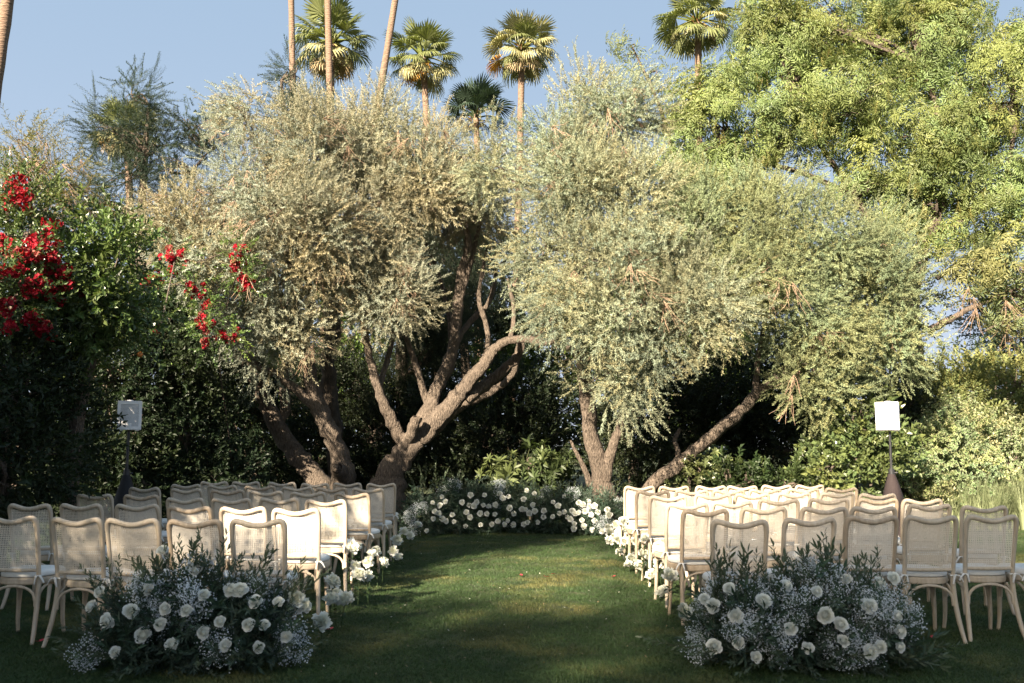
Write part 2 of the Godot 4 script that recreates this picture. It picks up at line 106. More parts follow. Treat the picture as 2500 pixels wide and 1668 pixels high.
const L_OLIVE_B := [
	[[Vector3(-2.25, 0.32, -16), Vector3(-2.16, 0.78, -16), Vector3(-1.92, 1.27, -16), Vector3(-1.65, 1.57, -16), Vector3(-1.35, 1.83, -16), Vector3(-1.03, 2.19, -16), Vector3(-0.76, 2.55, -16), Vector3(-0.5, 2.86, -16), Vector3(-0.29, 3.16, -16), Vector3(-0.05, 3.28, -15.9), Vector3(0.27, 3.28, -15.7), Vector3(0.65, 3.2, -15.4), Vector3(0.85, 3.36, -15.1), Vector3(1.12, 3.76, -14.8)], [0.340, 0.279, 0.224, 0.178, 0.155, 0.139, 0.116, 0.101, 0.085, 0.069, 0.061, 0.052, 0.037, 0.029]],
	[[Vector3(-0.82, 2.25, -16.1), Vector3(-0.51, 2.52, -16.3), Vector3(-0.16, 2.8, -16.4), Vector3(0.12, 3.08, -16.4), Vector3(0.2, 3.44, -16.4)], [0.117, 0.110, 0.095, 0.079, 0.056]],
	[[Vector3(-1.8, 1.34, -16), Vector3(-2, 1.65, -15.95), Vector3(-2.12, 1.91, -15.85), Vector3(-2.33, 2.4, -15.7), Vector3(-2.48, 2.9, -15.7), Vector3(-2.56, 3.35, -15.6), Vector3(-2.62, 3.95, -15.5)], [0.132, 0.116, 0.100, 0.084, 0.068, 0.060, 0.037]],
	[[Vector3(-1.77, 1.42, -16), Vector3(-1.63, 1.73, -16.1), Vector3(-1.46, 2.2, -16.3), Vector3(-1.33, 2.56, -16.4), Vector3(-1.1, 3.13, -16.5), Vector3(-1.01, 3.86, -16.5), Vector3(-0.95, 4.52, -16.5), Vector3(-0.81, 5.15, -16.4), Vector3(-0.92, 5.84, -16.2)], [0.147, 0.140, 0.134, 0.119, 0.104, 0.096, 0.088, 0.071, 0.039]],
	[[Vector3(-1.49, 2.05, -16.3), Vector3(-1.66, 2.64, -16.3), Vector3(-1.81, 3.06, -16.2), Vector3(-1.98, 3.62, -15.9)], [0.071, 0.063, 0.055, 0.031]],
	[[Vector3(-1.01, 4.02, -16.5), Vector3(-0.81, 4.68, -16.5), Vector3(-0.61, 5.51, -16.5)], [0.072, 0.056, 0.032]],
	[[Vector3(-1.83, 1.5, -15.9), Vector3(-1.69, 1.77, -15.7), Vector3(-1.63, 1.92, -15.62)], [0.100, 0.091, 0.076]],
	[[Vector3(-1.36, 1.73, -16.2), Vector3(-0.92, 2.17, -16.5), Vector3(-0.37, 2.43, -16.8), Vector3(0, 2.76, -16.9), Vector3(0.16, 3.24, -16.8)], [0.094, 0.080, 0.073, 0.057, 0.041]],
	[[Vector3(-1.05, 3.3, -16.6), Vector3(-0.82, 3.75, -16.9), Vector3(-0.42, 4.19, -17), Vector3(-0.29, 4.95, -17)], [0.064, 0.057, 0.049, 0.033]],
	[[Vector3(-0.51, 2.86, -16.2), Vector3(-0.44, 3.46, -16.5), Vector3(-0.61, 4.2, -16.6), Vector3(-0.45, 5.2, -16.6)], [0.055, 0.048, 0.040, 0.024]],
	[[Vector3(-2.35, 2.41, -15.8), Vector3(-2.24, 3.02, -16.2), Vector3(-2.14, 3.74, -16.2), Vector3(-2.24, 4.58, -16)], [0.053, 0.047, 0.039, 0.023]],
	[[Vector3(-0.04, 3.29, -16), Vector3(0.04, 3.83, -16.3), Vector3(-0.08, 4.48, -16.3)], [0.046, 0.039, 0.024]],
	[[Vector3(-1.17, 2.98, -16.6), Vector3(-1.15, 3.57, -16.8), Vector3(-1.36, 4.57, -16.8), Vector3(-1.74, 5.48, -16.4)], [0.056, 0.049, 0.041, 0.024]]]
const L_OLIVE_D := [
	[[Vector3(1.75, 0.28, -15.6), Vector3(1.56, 0.72, -15.5), Vector3(1.42, 1.31, -15.5), Vector3(1.31, 1.9, -15.4), Vector3(1.24, 2.49, -15.3), Vector3(1.18, 3.07, -15.2), Vector3(1.22, 3.5, -15), Vector3(1.13, 4.2, -14.8), Vector3(0.99, 5.24, -14.8)], [0.256, 0.187, 0.142, 0.119, 0.111, 0.096, 0.087, 0.064, 0.036]],
	[[Vector3(1.58, 0.83, -15.5), Vector3(1.7, 1.39, -15.4), Vector3(1.86, 1.83, -15.3), Vector3(1.99, 2.12, -15.2), Vector3(2.11, 2.3, -15), Vector3(2.26, 2.74, -14.8), Vector3(2.38, 3.3, -14.6)], [0.097, 0.082, 0.081, 0.074, 0.058, 0.043, 0.028]],
	[[Vector3(1.34, 0.76, -15.6), Vector3(1.22, 1.09, -15.6), Vector3(1.07, 1.38, -15.6), Vector3(1.01, 1.53, -15.6)], [0.053, 0.045, 0.030, 0.015]],
	[[Vector3(1.19, 3.15, -15.2), Vector3(1.5, 3.64, -15), Vector3(1.85, 4.35, -14.8), Vector3(2.35, 4.77, -14.7)], [0.066, 0.058, 0.043, 0.028]],
	[[Vector3(0.95, 3.1, -15.1), Vector3(1.11, 2.99, -15.2), Vector3(1.2, 2.93, -15.2)], [0.058, 0.059, 0.051]]]
const L_OLIVE_F := [
	[[Vector3(2.17, 0.4, -15.4), Vector3(2.38, 0.79, -15.3), Vector3(2.8, 1.11, -15.2), Vector3(3.23, 1.52, -15.1), Vector3(3.72, 1.93, -15), Vector3(4.06, 2.29, -15), Vector3(4.55, 2.69, -15), Vector3(4.93, 3.2, -15), Vector3(5.32, 3.94, -15)], [0.127, 0.111, 0.103, 0.095, 0.087, 0.080, 0.065, 0.058, 0.036]],
	[[Vector3(2.72, 1.04, -15.2), Vector3(2.8, 1.31, -15.3), Vector3(2.75, 1.53, -15.3), Vector3(2.84, 1.72, -15.3)], [0.044, 0.044, 0.037, 0.030]],
	[[Vector3(4.06, 2.29, -15), Vector3(4.12, 2.91, -15), Vector3(4.26, 3.63, -14.9)], [0.058, 0.044, 0.029]]]
const L_ASH := [
	[[Vector3(8.48, 0.54, -19.3), Vector3(8.59, 2.57, -19.3), Vector3(8.58, 4.25, -19.2), Vector3(8.72, 5.19, -19.1), Vector3(8.95, 5.93, -19), Vector3(9.33, 6.79, -19), Vector3(9.36, 8.26, -19), Vector3(9.29, 9.96, -19.5)], [0.243, 0.205, 0.167, 0.148, 0.119, 0.101, 0.074, 0.047]],
	[[Vector3(8.98, 3.89, -19.3), Vector3(9.32, 4.08, -19.2), Vector3(9.7, 4.29, -19.1), Vector3(10.37, 4.6, -19), Vector3(11.11, 4.94, -18.8)], [0.084, 0.074, 0.055, 0.046, 0.036]],
	[[Vector3(8.58, 4.25, -19.2), Vector3(8.08, 5.36, -19), Vector3(7.4, 6.79, -19), Vector3(6.69, 7.96, -19)], [0.111, 0.092, 0.074, 0.046]],
	[[Vector3(8.95, 5.93, -19), Vector3(9.82, 6.31, -19), Vector3(10.62, 7.08, -19), Vector3(10.99, 8.45, -19)], [0.092, 0.074, 0.055, 0.037]],
	[[Vector3(9.18, 5.02, -19.2), Vector3(10.11, 5.66, -19.1), Vector3(11.14, 6.41, -19)], [0.056, 0.046, 0.037]],
	[[Vector3(7.4, 6.79, -19), Vector3(6.34, 7.25, -18.9), Vector3(4.92, 7.6, -18.8)], [0.064, 0.055, 0.027]]]
const L_NEAR_R := [
	[[Vector3(9.79, 2.38, -16), Vector3(9.64, 3.3, -15.9), Vector3(9.08, 3.99, -15.8), Vector3(8.51, 4.29, -15.7), Vector3(8, 4.4, -15.9)], [0.108, 0.085, 0.053, 0.038, 0.023]],
	[[Vector3(9.08, 3.99, -15.8), Vector3(8.9, 4.37, -15.7), Vector3(8.61, 4.68, -15.7)], [0.046, 0.030, 0.023]],
	[[Vector3(9.3, 3.76, -15.8), Vector3(8.64, 3.61, -15.6), Vector3(8.25, 3.42, -15.6)], [0.031, 0.023, 0.015]]]
const PALMS := [
	[Vector3(-9.51, 0, -40), Vector3(-10.7, 29.28, -40), 1.90, 0.17, 0, "tall palm trunk, leftmost of the three bare trunks above the olives"],
	[Vector3(-8.04, 0, -41), Vector3(-9.17, 29.29, -41), 1.90, 0.19, 0, "tall palm trunk, middle one of the three bare trunks above the olives"],
	[Vector3(-8.55, 0, -39), Vector3(-4.39, 28.58, -39), 1.90, 0.18, 0, "tall palm trunk leaning right, rightmost of the three bare trunks"],
	[Vector3(-9.45, 0, -44), Vector3(-9.2, 21.99, -44), 2.35, 0.20, 0, "fan palm whose crown spreads behind two bare palm trunks"],
	[Vector3(-3.71, 0, -46), Vector3(-4.76, 22.04, -46), 2.10, 0.22, 1, "fan palm with a hanging orange dead frond, left of the tallest crown"],
	[Vector3(-0.22, 0, -46), Vector3(0.51, 22.53, -46), 2.15, 0.22, 2, "fan palm with a round crown standing alone against the sky"],
	[Vector3(8.95, 0, -44), Vector3(9.49, 23.08, -44), 2.20, 0.22, 0, "fan palm with its crown cut by the picture's top beside the ash"],
	[Vector3(-1.43, 0, -36), Vector3(-1.5, 15.12, -36), 1.55, 0.16, 3, "small dark green fan palm just above the olive crowns"],
	[Vector3(-16.63, 0, -40), Vector3(-17.7, 15.77, -40), 1.70, 0.20, 2, "pale yellowish fan palm half hidden behind a dark feathery tree"],
	[Vector3(-14.12, 0, -22), Vector3(-12.78, 15.91, -22), 1.60, 0.19, 0, "palm trunk cut by the top left corner of the view"]]
const BLOOMS_A := [[-5.68, 4.32, -10, 0.17], [-5.47, 4.19, -9.9, 0.09], [-5.52, 3.62, -9.6, 0.12], [-5.19, 3.64, -9.7, 0.14], [-5.08, 3.47, -9.8, 0.14], [-5.03, 3.29, -9.9, 0.12], [-5.21, 3.46, -9.5, 0.11], [-5.11, 3.18, -9.8, 0.09], [-5.3, 2.91, -9.3, 0.10], [-5.15, 2.76, -9.6, 0.13], [-5.13, 2.65, -9.8, 0.07], [-5.07, 3.23, -10.4, 0.06], [-5.4, 3.25, -9.4, 0.11], [-5.14, 3.12, -9.5, 0.09], [-5.06, 3.06, -10, 0.06], [-5.21, 3.91, -10, 0.07], [-5.3, 3.31, -9.5, 0.07], [-5.24, 2.68, -9.3, 0.08]]
const BLOOMS_B := [[-5.19, 4.32, -13.6, 0.14], [-5.24, 4.08, -13.6, 0.09], [-4.24, 4.27, -13.7, 0.13], [-4.16, 3.98, -13.8, 0.12], [-4.87, 3.83, -13.7, 0.12], [-4.68, 3.31, -13.6, 0.14], [-4.63, 3.02, -13.7, 0.08], [-4.3, 3.1, -13.8, 0.09], [-4.18, 4.48, -13.7, 0.08], [-5.46, 3.96, -13.5, 0.13], [-4.72, 3.59, -13.7, 0.07], [-4.82, 3.03, -12.2, 0.06], [-4.47, 3.15, -13.7, 0.05]]
const BELT := [
	["far left end", [[-23.00, 3.56, -33.82, 2.6, 2.67, 1.5], [-21.60, 1.4, -33.12, 2.6, 1.6, 1.5]]],
	["second from its left end", [[-17.80, 3.30, -34.12, 2.6, 2.48, 1.5], [-16.40, 1.4, -33.42, 2.6, 1.6, 1.5]]],
	["third from its left end", [[-12.60, 2.85, -34.24, 2.6, 2.14, 1.5], [-11.20, 1.4, -33.54, 2.6, 1.6, 1.5]]],
	["fourth from its left end", [[-7.40, 2.81, -31.50, 2.6, 2.11, 1.5], [-6.00, 1.4, -30.80, 2.6, 1.6, 1.5]]],
	["fifth from its left end", [[-2.20, 3.06, -32.57, 2.6, 2.29, 1.5], [-0.80, 1.4, -31.87, 2.6, 1.6, 1.5]]],
	["fifth from its right end", [[3.00, 3.09, -33.14, 2.6, 2.32, 1.5], [4.40, 1.4, -32.44, 2.6, 1.6, 1.5]]],
	["fourth from its right end", [[8.20, 3.43, -33.92, 2.6, 2.57, 1.5], [9.60, 1.4, -33.22, 2.6, 1.6, 1.5]]],
	["third from its right end", [[13.40, 2.83, -34.23, 2.6, 2.13, 1.5], [14.80, 1.4, -33.53, 2.6, 1.6, 1.5]]],
	["second from its right end", [[18.60, 2.87, -34.44, 2.6, 2.15, 1.5], [20.00, 1.4, -33.74, 2.6, 1.6, 1.5]]],
	["far right end", [[23.80, 3.50, -33.28, 2.6, 2.63, 1.5], [25.20, 1.4, -32.58, 2.6, 1.6, 1.5]]]]
const SPEAKER_L := Vector3(-5.08, 1.84, -12)
const SPEAKER_R := Vector3(5.13, 1.84, -12.3)
# trees standing behind and left of the lawn, outside the view, whose shade falls across it: label, x, z, height, masses, thin top masses
const SHADERS := [
	["hedge tree beyond the left edge of the view, nearest the bougainvillea", -7.30, -7.60, 4.8, [[-7.2, 2.4, -8.6, 0.9, 2.0, 1.0], [-7.2, 2.6, -6.8, 0.9, 2.3, 1.0]]],
	["hedge tree beyond the left edge of the view, second from the bougainvillea", -7.40, -4.20, 7.2, [[-7.3, 2.9, -5.4, 1.1, 2.5, 1.0], [-7.3, 4.8, -3.2, 1.3, 4.0, 1.2]]],
	["hedge tree beyond the left edge of the view, third from the bougainvillea", -7.50, -0.60, 8.0, [[-7.4, 4.7, -1.5, 1.2, 4.4, 1.0], [-7.5, 2.9, 0.8, 1.1, 2.4, 1.2]]],
	["tall high-crowned tree far behind the camera, first from its left in its row", -17.00, 19.05, 14.1, [[-17.81, 13.65, 19.05, 1.30, 2.50, 1.30], [-16.15, 13.75, 18.97, 1.30, 2.40, 1.30], [-17.20, 11.35, 19.40, 1.50, 2.00, 1.50], [-15.27, 13.20, 20.05, 1.1, 2.4, 1.2]], [[-17.78, 19.05, 18.60, 1.3, 1.3, 1.2], [-17.78, 20.05, 18.60, 1.3, 1.3, 1.2], [-16.48, 19.05, 19.35, 1.3, 1.3, 1.2], [-16.48, 20.05, 19.35, 1.3, 1.3, 1.2]]],
	["tall high-crowned tree far behind the camera, second from its left in its row", -13.97, 20.80, 15.2, [[-14.78, 14.70, 20.80, 1.05, 2.50, 1.05], [-13.12, 14.80, 20.72, 1.05, 2.40, 1.05], [-14.17, 12.40, 21.15, 1.25, 2.00, 1.25]], [[-14.75, 17.70, 20.35, 1.3, 1.3, 1.2], [-14.75, 19.00, 20.35, 1.3, 1.3, 1.2], [-13.45, 17.70, 21.10, 1.3, 1.3, 1.2], [-13.45, 19.00, 21.10, 1.3, 1.3, 1.2], [-15.53, 18.20, 19.90, 1.1, .8, 1.2], [-15.53, 19.20, 19.90, 1.1, .8, 1.2]]],
	["tall high-crowned tree far behind the camera, third from its left in its row", -12.59, 21.60, 16.7, [[-13.39, 16.20, 21.60, 1.60, 2.50, 1.60], [-11.73, 16.30, 21.52, 1.60, 2.40, 1.60], [-12.79, 13.90, 21.95, 1.80, 2.00, 1.80]], [[-13.37, 19.20, 21.15, 1.3, 1.3, 1.2], [-13.37, 20.50, 21.15, 1.3, 1.3, 1.2], [-12.07, 19.20, 21.90, 1.3, 1.3, 1.2], [-12.07, 20.50, 21.90, 1.3, 1.3, 1.2]]],
	["tall high-crowned tree far behind the camera, last on its right in its row", -10.42, 22.85, 16.8, [[-11.23, 16.30, 22.85, 1.60, 2.50, 1.60], [-9.57, 16.40, 22.77, 1.60, 2.40, 1.60], [-10.62, 14.00, 23.20, 1.80, 2.00, 1.80]]]]
var taken := {}
var M := {}

# ---------------------------------------------------------------- mesh collecting
class MB:
	var v := PackedVector3Array()
	var n := PackedVector3Array()
	var c := PackedColorArray()
	var u := PackedVector2Array()
	var ix := PackedInt32Array()
	var flat := false
	func add(p: Vector3, nn: Vector3, col: Color, uv := Vector2.ZERO) -> int:
		v.append(p)
		n.append(nn)
		c.append(col)
		u.append(uv)
		return v.size() - 1
	func tri(a: int, b: int, d: int) -> void:
		ix.append(a)
		ix.append(b)
		ix.append(d)
	func quad(a: int, b: int, d: int, e: int) -> void:
		tri(a, b, d)
		tri(a, d, e)
	func mesh() -> ArrayMesh:
		var arr := []
		arr.resize(Mesh.ARRAY_MAX)
		if not flat:
			for t in range(0, ix.size(), 3):
				var a := ix[t]
				var b := ix[t + 1]
				var d := ix[t + 2]
				var fn := (v[b] - v[a]).cross(v[d] - v[a])
				if fn.dot(n[a] + n[b] + n[d]) > 0.0:
					ix[t + 1] = d
					ix[t + 2] = b
			arr[Mesh.ARRAY_NORMAL] = n
		arr[Mesh.ARRAY_VERTEX] = v
		arr[Mesh.ARRAY_COLOR] = c
		arr[Mesh.ARRAY_TEX_UV] = u
		arr[Mesh.ARRAY_INDEX] = ix
		var m := ArrayMesh.new()
		m.add_surface_from_arrays(Mesh.PRIMITIVE_TRIANGLES, arr)
		return m

# ---------------------------------------------------------------- naming and tagging
func numbered(called: String) -> String:
	var k: int = taken.get(called, 0)
	taken[called] = k + 1
	return called if k == 0 else "%s_%03d" % [called, k]

func tag(o: Node, label: String, category: String, group := "", kind := "") -> void:
	if label:
		o.set_meta("label", label)
	if category:
		o.set_meta("category", category)
	if group:
		o.set_meta("group", group)
	if kind:
		o.set_meta("kind", kind)

func thing(called: String, label: String, category: String, at := Vector3.ZERO, turn := 0.0, group := "") -> Node3D:
	var o := Node3D.new()
	o.name = numbered(called)
	add_child(o)
	o.position = at
	o.rotation.y = turn
	tag(o, label, category, group)
	return o

func part(called: String, mesh: Mesh, m: Material, parent: Node, at := Transform3D()) -> MeshInstance3D:
	var o := MeshInstance3D.new()
	var k := 0
	while parent.has_node(called if k == 0 else "%s_%03d" % [called, k]):
		k += 1
	o.name = called if k == 0 else "%s_%03d" % [called, k]
	o.mesh = mesh
	o.material_override = m
	parent.add_child(o)
	o.transform = at
	return o

func copies(called: String, mesh: Mesh, m: Material, parent: Node, xf: Array, cols: Array) -> MultiMeshInstance3D:
	var mm := MultiMesh.new()
	mm.transform_format = MultiMesh.TRANSFORM_3D
	mm.use_colors = true
	mm.mesh = mesh
	mm.instance_count = xf.size()
	for i in xf.size():
		mm.set_instance_transform(i, xf[i])
		mm.set_instance_color(i, cols[i])
	var o := MultiMeshInstance3D.new()
	var k := 0
	while parent.has_node(called if k == 0 else "%s_%03d" % [called, k]):
		k += 1
	o.name = called if k == 0 else "%s_%03d" % [called, k]
	o.multimesh = mm
	o.material_override = m
	parent.add_child(o)
	o.set_meta("kind", "stuff")
	return o

# ---------------------------------------------------------------- shapes
func rv() -> Vector3:
	var z := R.randf_range(-1, 1)
	var a := R.randf() * TAU
	var s := sqrt(1 - z * z)
	return Vector3(s * cos(a), z, s * sin(a))

func side_of(d: Vector3) -> Vector3:
	var s := d.cross(Vector3.UP if absf(d.y) < 0.9 else Vector3.RIGHT)
	return s.normalized()

func aim(p: Vector3, d: Vector3, roll: float, s: float) -> Transform3D:   # local y along d
	var x := side_of(d).rotated(d, roll)
	return Transform3D(Basis(x, d, x.cross(d)).scaled(Vector3(s, s, s)) if false else Basis(x * s, d * s, x.cross(d) * s), p)

func smooth_path(pts: Array, steps: int) -> Array:   # Catmull-Rom through points
	var out := []
	for i in pts.size() - 1:
		var a: Vector3 = pts[maxi(i - 1, 0)]
		var b: Vector3 = pts[i]
		var c: Vector3 = pts[i + 1]
		var d: Vector3 = pts[mini(i + 2, pts.size() - 1)]
		for k in steps:
			var t := float(k) / steps
			out.append(b.cubic_interpolate(c, a, d, t))
	out.append(pts[-1])
	return out

func smooth_radii(r: Array, steps: int) -> Array:
	var out := []
	for i in r.size() - 1:
		for k in steps:
			out.append(lerpf(r[i], r[i + 1], float(k) / steps))
	out.append(r[-1])
	return out

func tube(mb: MB, p: Array, r: Array, sides: int, col: Color, rough := 0.0, squash := 1.0, flute := 0.0) -> void:
	var cnt := p.size()
	var t0: Vector3 = (p[1] - p[0]).normalized()
	var nn := side_of(t0)
	var first := mb.v.size()
	var along := 0.0
	for i in cnt:
		var t: Vector3 = (p[mini(i + 1, cnt - 1)] - p[maxi(i - 1, 0)]).normalized()
		nn = (nn - t * nn.dot(t)).normalized()
		var b := t.cross(nn)
		if i > 0:
			along += p[i].distance_to(p[i - 1])
		for j in sides + 1:
			var a := TAU * (j % sides) / sides
			var d := nn * cos(a) + b * sin(a) * squash
			var rr: float = r[i]
			if flute > 0.0:
				var w := along / maxf(r[0], 0.02)
				rr *= 1.0 + flute * (0.55 * sin(3.0 * a + w * 0.35 + 1.3) + 0.35 * sin(5.0 * a - w * 0.22) + 0.3 * sin(w * 0.9 + 2.0 * a))
			if rough > 0.0 and j < sides:
				rr *= 1.0 + R.randf_range(-rough, rough)
			elif rough > 0.0:
				rr = mb.v[mb.v.size() - sides].distance_to(p[i])
			mb.add(p[i] + d * rr, d.normalized(), col, Vector2(float(j) / sides, along))
	var w := sides + 1
	for i in cnt - 1:
		for j in sides:
			var q := first + i * w + j
			mb.quad(q, q + 1, q + w + 1, q + w)
	for e in [0, cnt - 1]:
		var t: Vector3 = (p[0] - p[1] if e == 0 else p[cnt - 1] - p[cnt - 2]).normalized()
		var mid := mb.add(p[e], t, col)
		for j in sides:
			var a := mb.add(mb.v[first + e * w + j], t, col)
			var b := mb.add(mb.v[first + e * w + j + 1], t, col)
			mb.tri(mid, a, b)

func leaf(mb: MB, p: Vector3, d: Vector3, s: Vector3, ln: float, wd: float, fold: float, curl: float, col: Color, fine := false) -> void:
	var up := s.cross(d)
	if not fine:
		var a := mb.add(p, up, col)
		var m := p + d * ln * 0.48
		var l := mb.add(m + s * wd * 0.5 + up * fold * wd, up, col)
		var t := mb.add(p + d * ln - up * curl * ln, up, col)
		var r := mb.add(m - s * wd * 0.5 + up * fold * wd, up, col)
		mb.tri(a, l, t)
		mb.tri(a, t, r)
		return
	var q := [[0.0, 0.06], [0.28, 0.82], [0.55, 1.0], [0.8, 0.62], [1.0, 0.0]]
	var pl := -1
	var pm := -1
	var pr := -1
	for k in q:
		var mid: Vector3 = p + d * ln * k[0] - up * curl * ln * k[0] * k[0]
		var hw: float = wd * 0.5 * k[1]
		var a := mb.add(mid + s * hw + up * fold * hw * 2.0, (up - s * fold).normalized(), col)
		var b := mb.add(mid, up, col)
		var e := mb.add(mid - s * hw + up * fold * hw * 2.0, (up + s * fold).normalized(), col)
		if pl >= 0:
			mb.quad(pl, a, b, pm)
			mb.quad(pm, b, e, pr)
		pl = a
		pm = b
		pr = e

# a twig of leaves along +y, length tw; kind of arrangement by numbers
func twig_mesh(tw: float, pairs: int, ln: float, wd: float, angle: float, jitter: float, fine := false, pale := 0.0, curl := 0.1, stem := 0.002) -> ArrayMesh:
	var mb := MB.new()
	mb.flat = not fine
	var bend := Vector3(R.randf_range(-0.2, 0.2), 0, R.randf_range(-0.2, 0.2)) * tw
	var path := []
	for k in 4:
		var t := k / 3.0
		path.append(Vector3(0, tw * t, 0) + bend * t * t)
	if stem > 0.0:
		tube(mb, path, [stem * 1.3, stem, stem * 0.8, stem * 0.4], 3, Color(1.1, 0.75, 0.6))
	for k in pairs:
		var t := (k + 0.6) / pairs
		var base := Vector3(0, tw * t, 0) + bend * t * t
		var turn := k * PI * 0.5 + R.randf_range(-0.5, 0.5)
		for h in 2:
			var out := Vector3(cos(turn + h * PI), 0, sin(turn + h * PI))
			var d := (out * sin(angle) + Vector3.UP * cos(angle) + rv() * jitter).normalized()
			var s := side_of(d).rotated(d, R.randf_range(-1.0, 1.0))
			var g := R.randf_range(0.85, 1.12)
			var col := Color(g, g, g)
			if R.randf() < pale:
				col = Color(g * 1.35, g * 1.33, g * 1.36)
			leaf(mb, base, d, s, ln * R.randf_range(0.7, 1.15), wd * R.randf_range(0.8, 1.15), 0.18, curl * R.randf_range(-0.6, 1.4), col, fine)
	var d2 := (Vector3.UP + rv() * 0.2).normalized()
	leaf(mb, path[3], d2, side_of(d2), ln, wd, 0.18, curl, Color(1, 1, 1), fine)
	return mb.mesh()

# a spray of compound leaves (ash, pecan): rachis with leaflets that hang
func compound_mesh(leaves: int, pairs: int, ln: float, wd: float, reach: float) -> ArrayMesh:
	var mb := MB.new()
	mb.flat = true
	tube(mb, [Vector3.ZERO, Vector3(0, reach * 0.7, 0)], [0.004, 0.002], 3, Color(0.9, 0.7, 0.5))
	for q in leaves:
		var turn := q * 2.4 + R.randf_range(-0.3, 0.3)
		var out := Vector3(cos(turn), R.randf_range(0.1, 0.9), sin(turn)).normalized()
		var base := Vector3(0, reach * 0.7 * (q + 0.5) / leaves, 0)
		var g := R.randf_range(0.75, 1.25)
		var prev := base
		for k in pairs + 1:
			var t := (k + 1.0) / (pairs + 1)
			var p := base + out * reach * t + Vector3.DOWN * reach * 0.45 * t * t
			var fw := (p - prev).normalized()
			prev = p
			var sd := side_of(fw)
			if k == pairs:
				leaf(mb, p, (fw + Vector3.DOWN * 0.3).normalized(), sd, ln, wd, 0.15, 0.1, Color(g, g, g))
			else:
				for h in [-1.0, 1.0]:
					var d: Vector3 = (sd * h * 0.8 + fw * 0.6 + Vector3.DOWN * R.randf_range(0.1, 0.6)).normalized()
					var gg := g * R.randf_range(0.85, 1.15)
					leaf(mb, p, d, side_of(d).rotated(d, R.randf_range(-0.5, 0.5)), ln * R.randf_range(0.8, 1.1), wd, 0.15, 0.1, Color(gg, gg, gg))
	return mb.mesh()

# a whorl of long leaves round a tip (oleander, plumeria)
func whorl_mesh(cnt: int, ln: float, wd: float) -> ArrayMesh:
	var mb := MB.new()
	tube(mb, [Vector3(0, -ln * 0.8, 0), Vector3.ZERO], [0.006, 0.004], 4, Color(0.9, 0.8, 0.6))
	for k in cnt:
		var a := k * 2.4
		var lift := lerpf(0.1, 1.3, float(k) / cnt)
		var d := (Vector3(cos(a), lift, sin(a)) + rv() * 0.15).normalized()
		var g := R.randf_range(0.8, 1.2)
		leaf(mb, Vector3(0, ln * 0.1 * k / cnt, 0), d, side_of(d), ln * R.randf_range(0.75, 1.1), wd, 0.15, 0.3, Color(g, g, g), true)
	return mb.mesh()

# hanging strands (pepper tree, willow): leaflets down a string along -y given as +y
func strand_mesh(tw: float, cnt: int, ln: float, wd: float) -> ArrayMesh:
	var mb := MB.new()
	mb.flat = true
	tube(mb, [Vector3.ZERO, Vector3(0.02, tw * 0.5, 0.01), Vector3(0, tw, 0)], [0.003, 0.002, 0.001], 3, Color(0.8, 0.7, 0.5))
	for k in cnt:
		var t := (k + 0.5) / cnt
		var a := k * 2.4
		var d := (Vector3(cos(a), R.randf_range(0.3, 1.2), sin(a))).normalized()
		var g := R.randf_range(0.75, 1.25)
		leaf(mb, Vector3(0, tw * t, 0), d, side_of(d), ln * R.randf_range(0.7, 1.2), wd, 0.1, 0.1, Color(g, g, g))
	return mb.mesh()

# a bundle of thin bare twigs that fork and hang along +y
func bare_mesh(tw: float, cnt: int) -> ArrayMesh:
	var mb := MB.new()
	for k in cnt:
		var d := (Vector3.UP + rv() * 0.45).normalized()
		var p := [Vector3.ZERO]
		for q in 4:
			d = (d + rv() * 0.3).normalized()
			p.append(p[-1] + d * tw * 0.25)
		var g := R.randf_range(0.7, 1.2)
		tube(mb, p, [0.005, 0.004, 0.0035, 0.003, 0.002], 3, Color(g, g, g))
	return mb.mesh()

# ---------------------------------------------------------------- foliage on rounded masses
# blobs: [x, y, z, rx, ry, rz] each; gives clump centres with outward normals
func clumps(blobs: Array, rc: float, cover: float, inner := 0.25) -> Array:
	var out := []
	for b in blobs:
		var c := Vector3(b[0], b[1], b[2])
		var r := Vector3(b[3], b[4], b[5])
		var rm := (r.x + r.y + r.z) / 3.0
		var cnt := int(ceil(cover * 4.0 * rm * rm / (rc * rc)))
		for k in cnt:
			var d := rv()
			var depth := R.randf_range(0.72, 0.96)
			if R.randf() < inner:
				depth = R.randf_range(0.35, 0.8)
			var p := c + d * r * depth
			if p.y < 0.05:
				continue
			var buried := false
			for o in blobs:
				if o != b:
					var q := (p - Vector3(o[0], o[1], o[2])) / Vector3(o[3], o[4], o[5])
					if q.length() < 0.55:
						buried = true
						break
			if buried and R.randf() < 0.8:
				continue
			out.append([p, (d / r).normalized(), c])
	return out

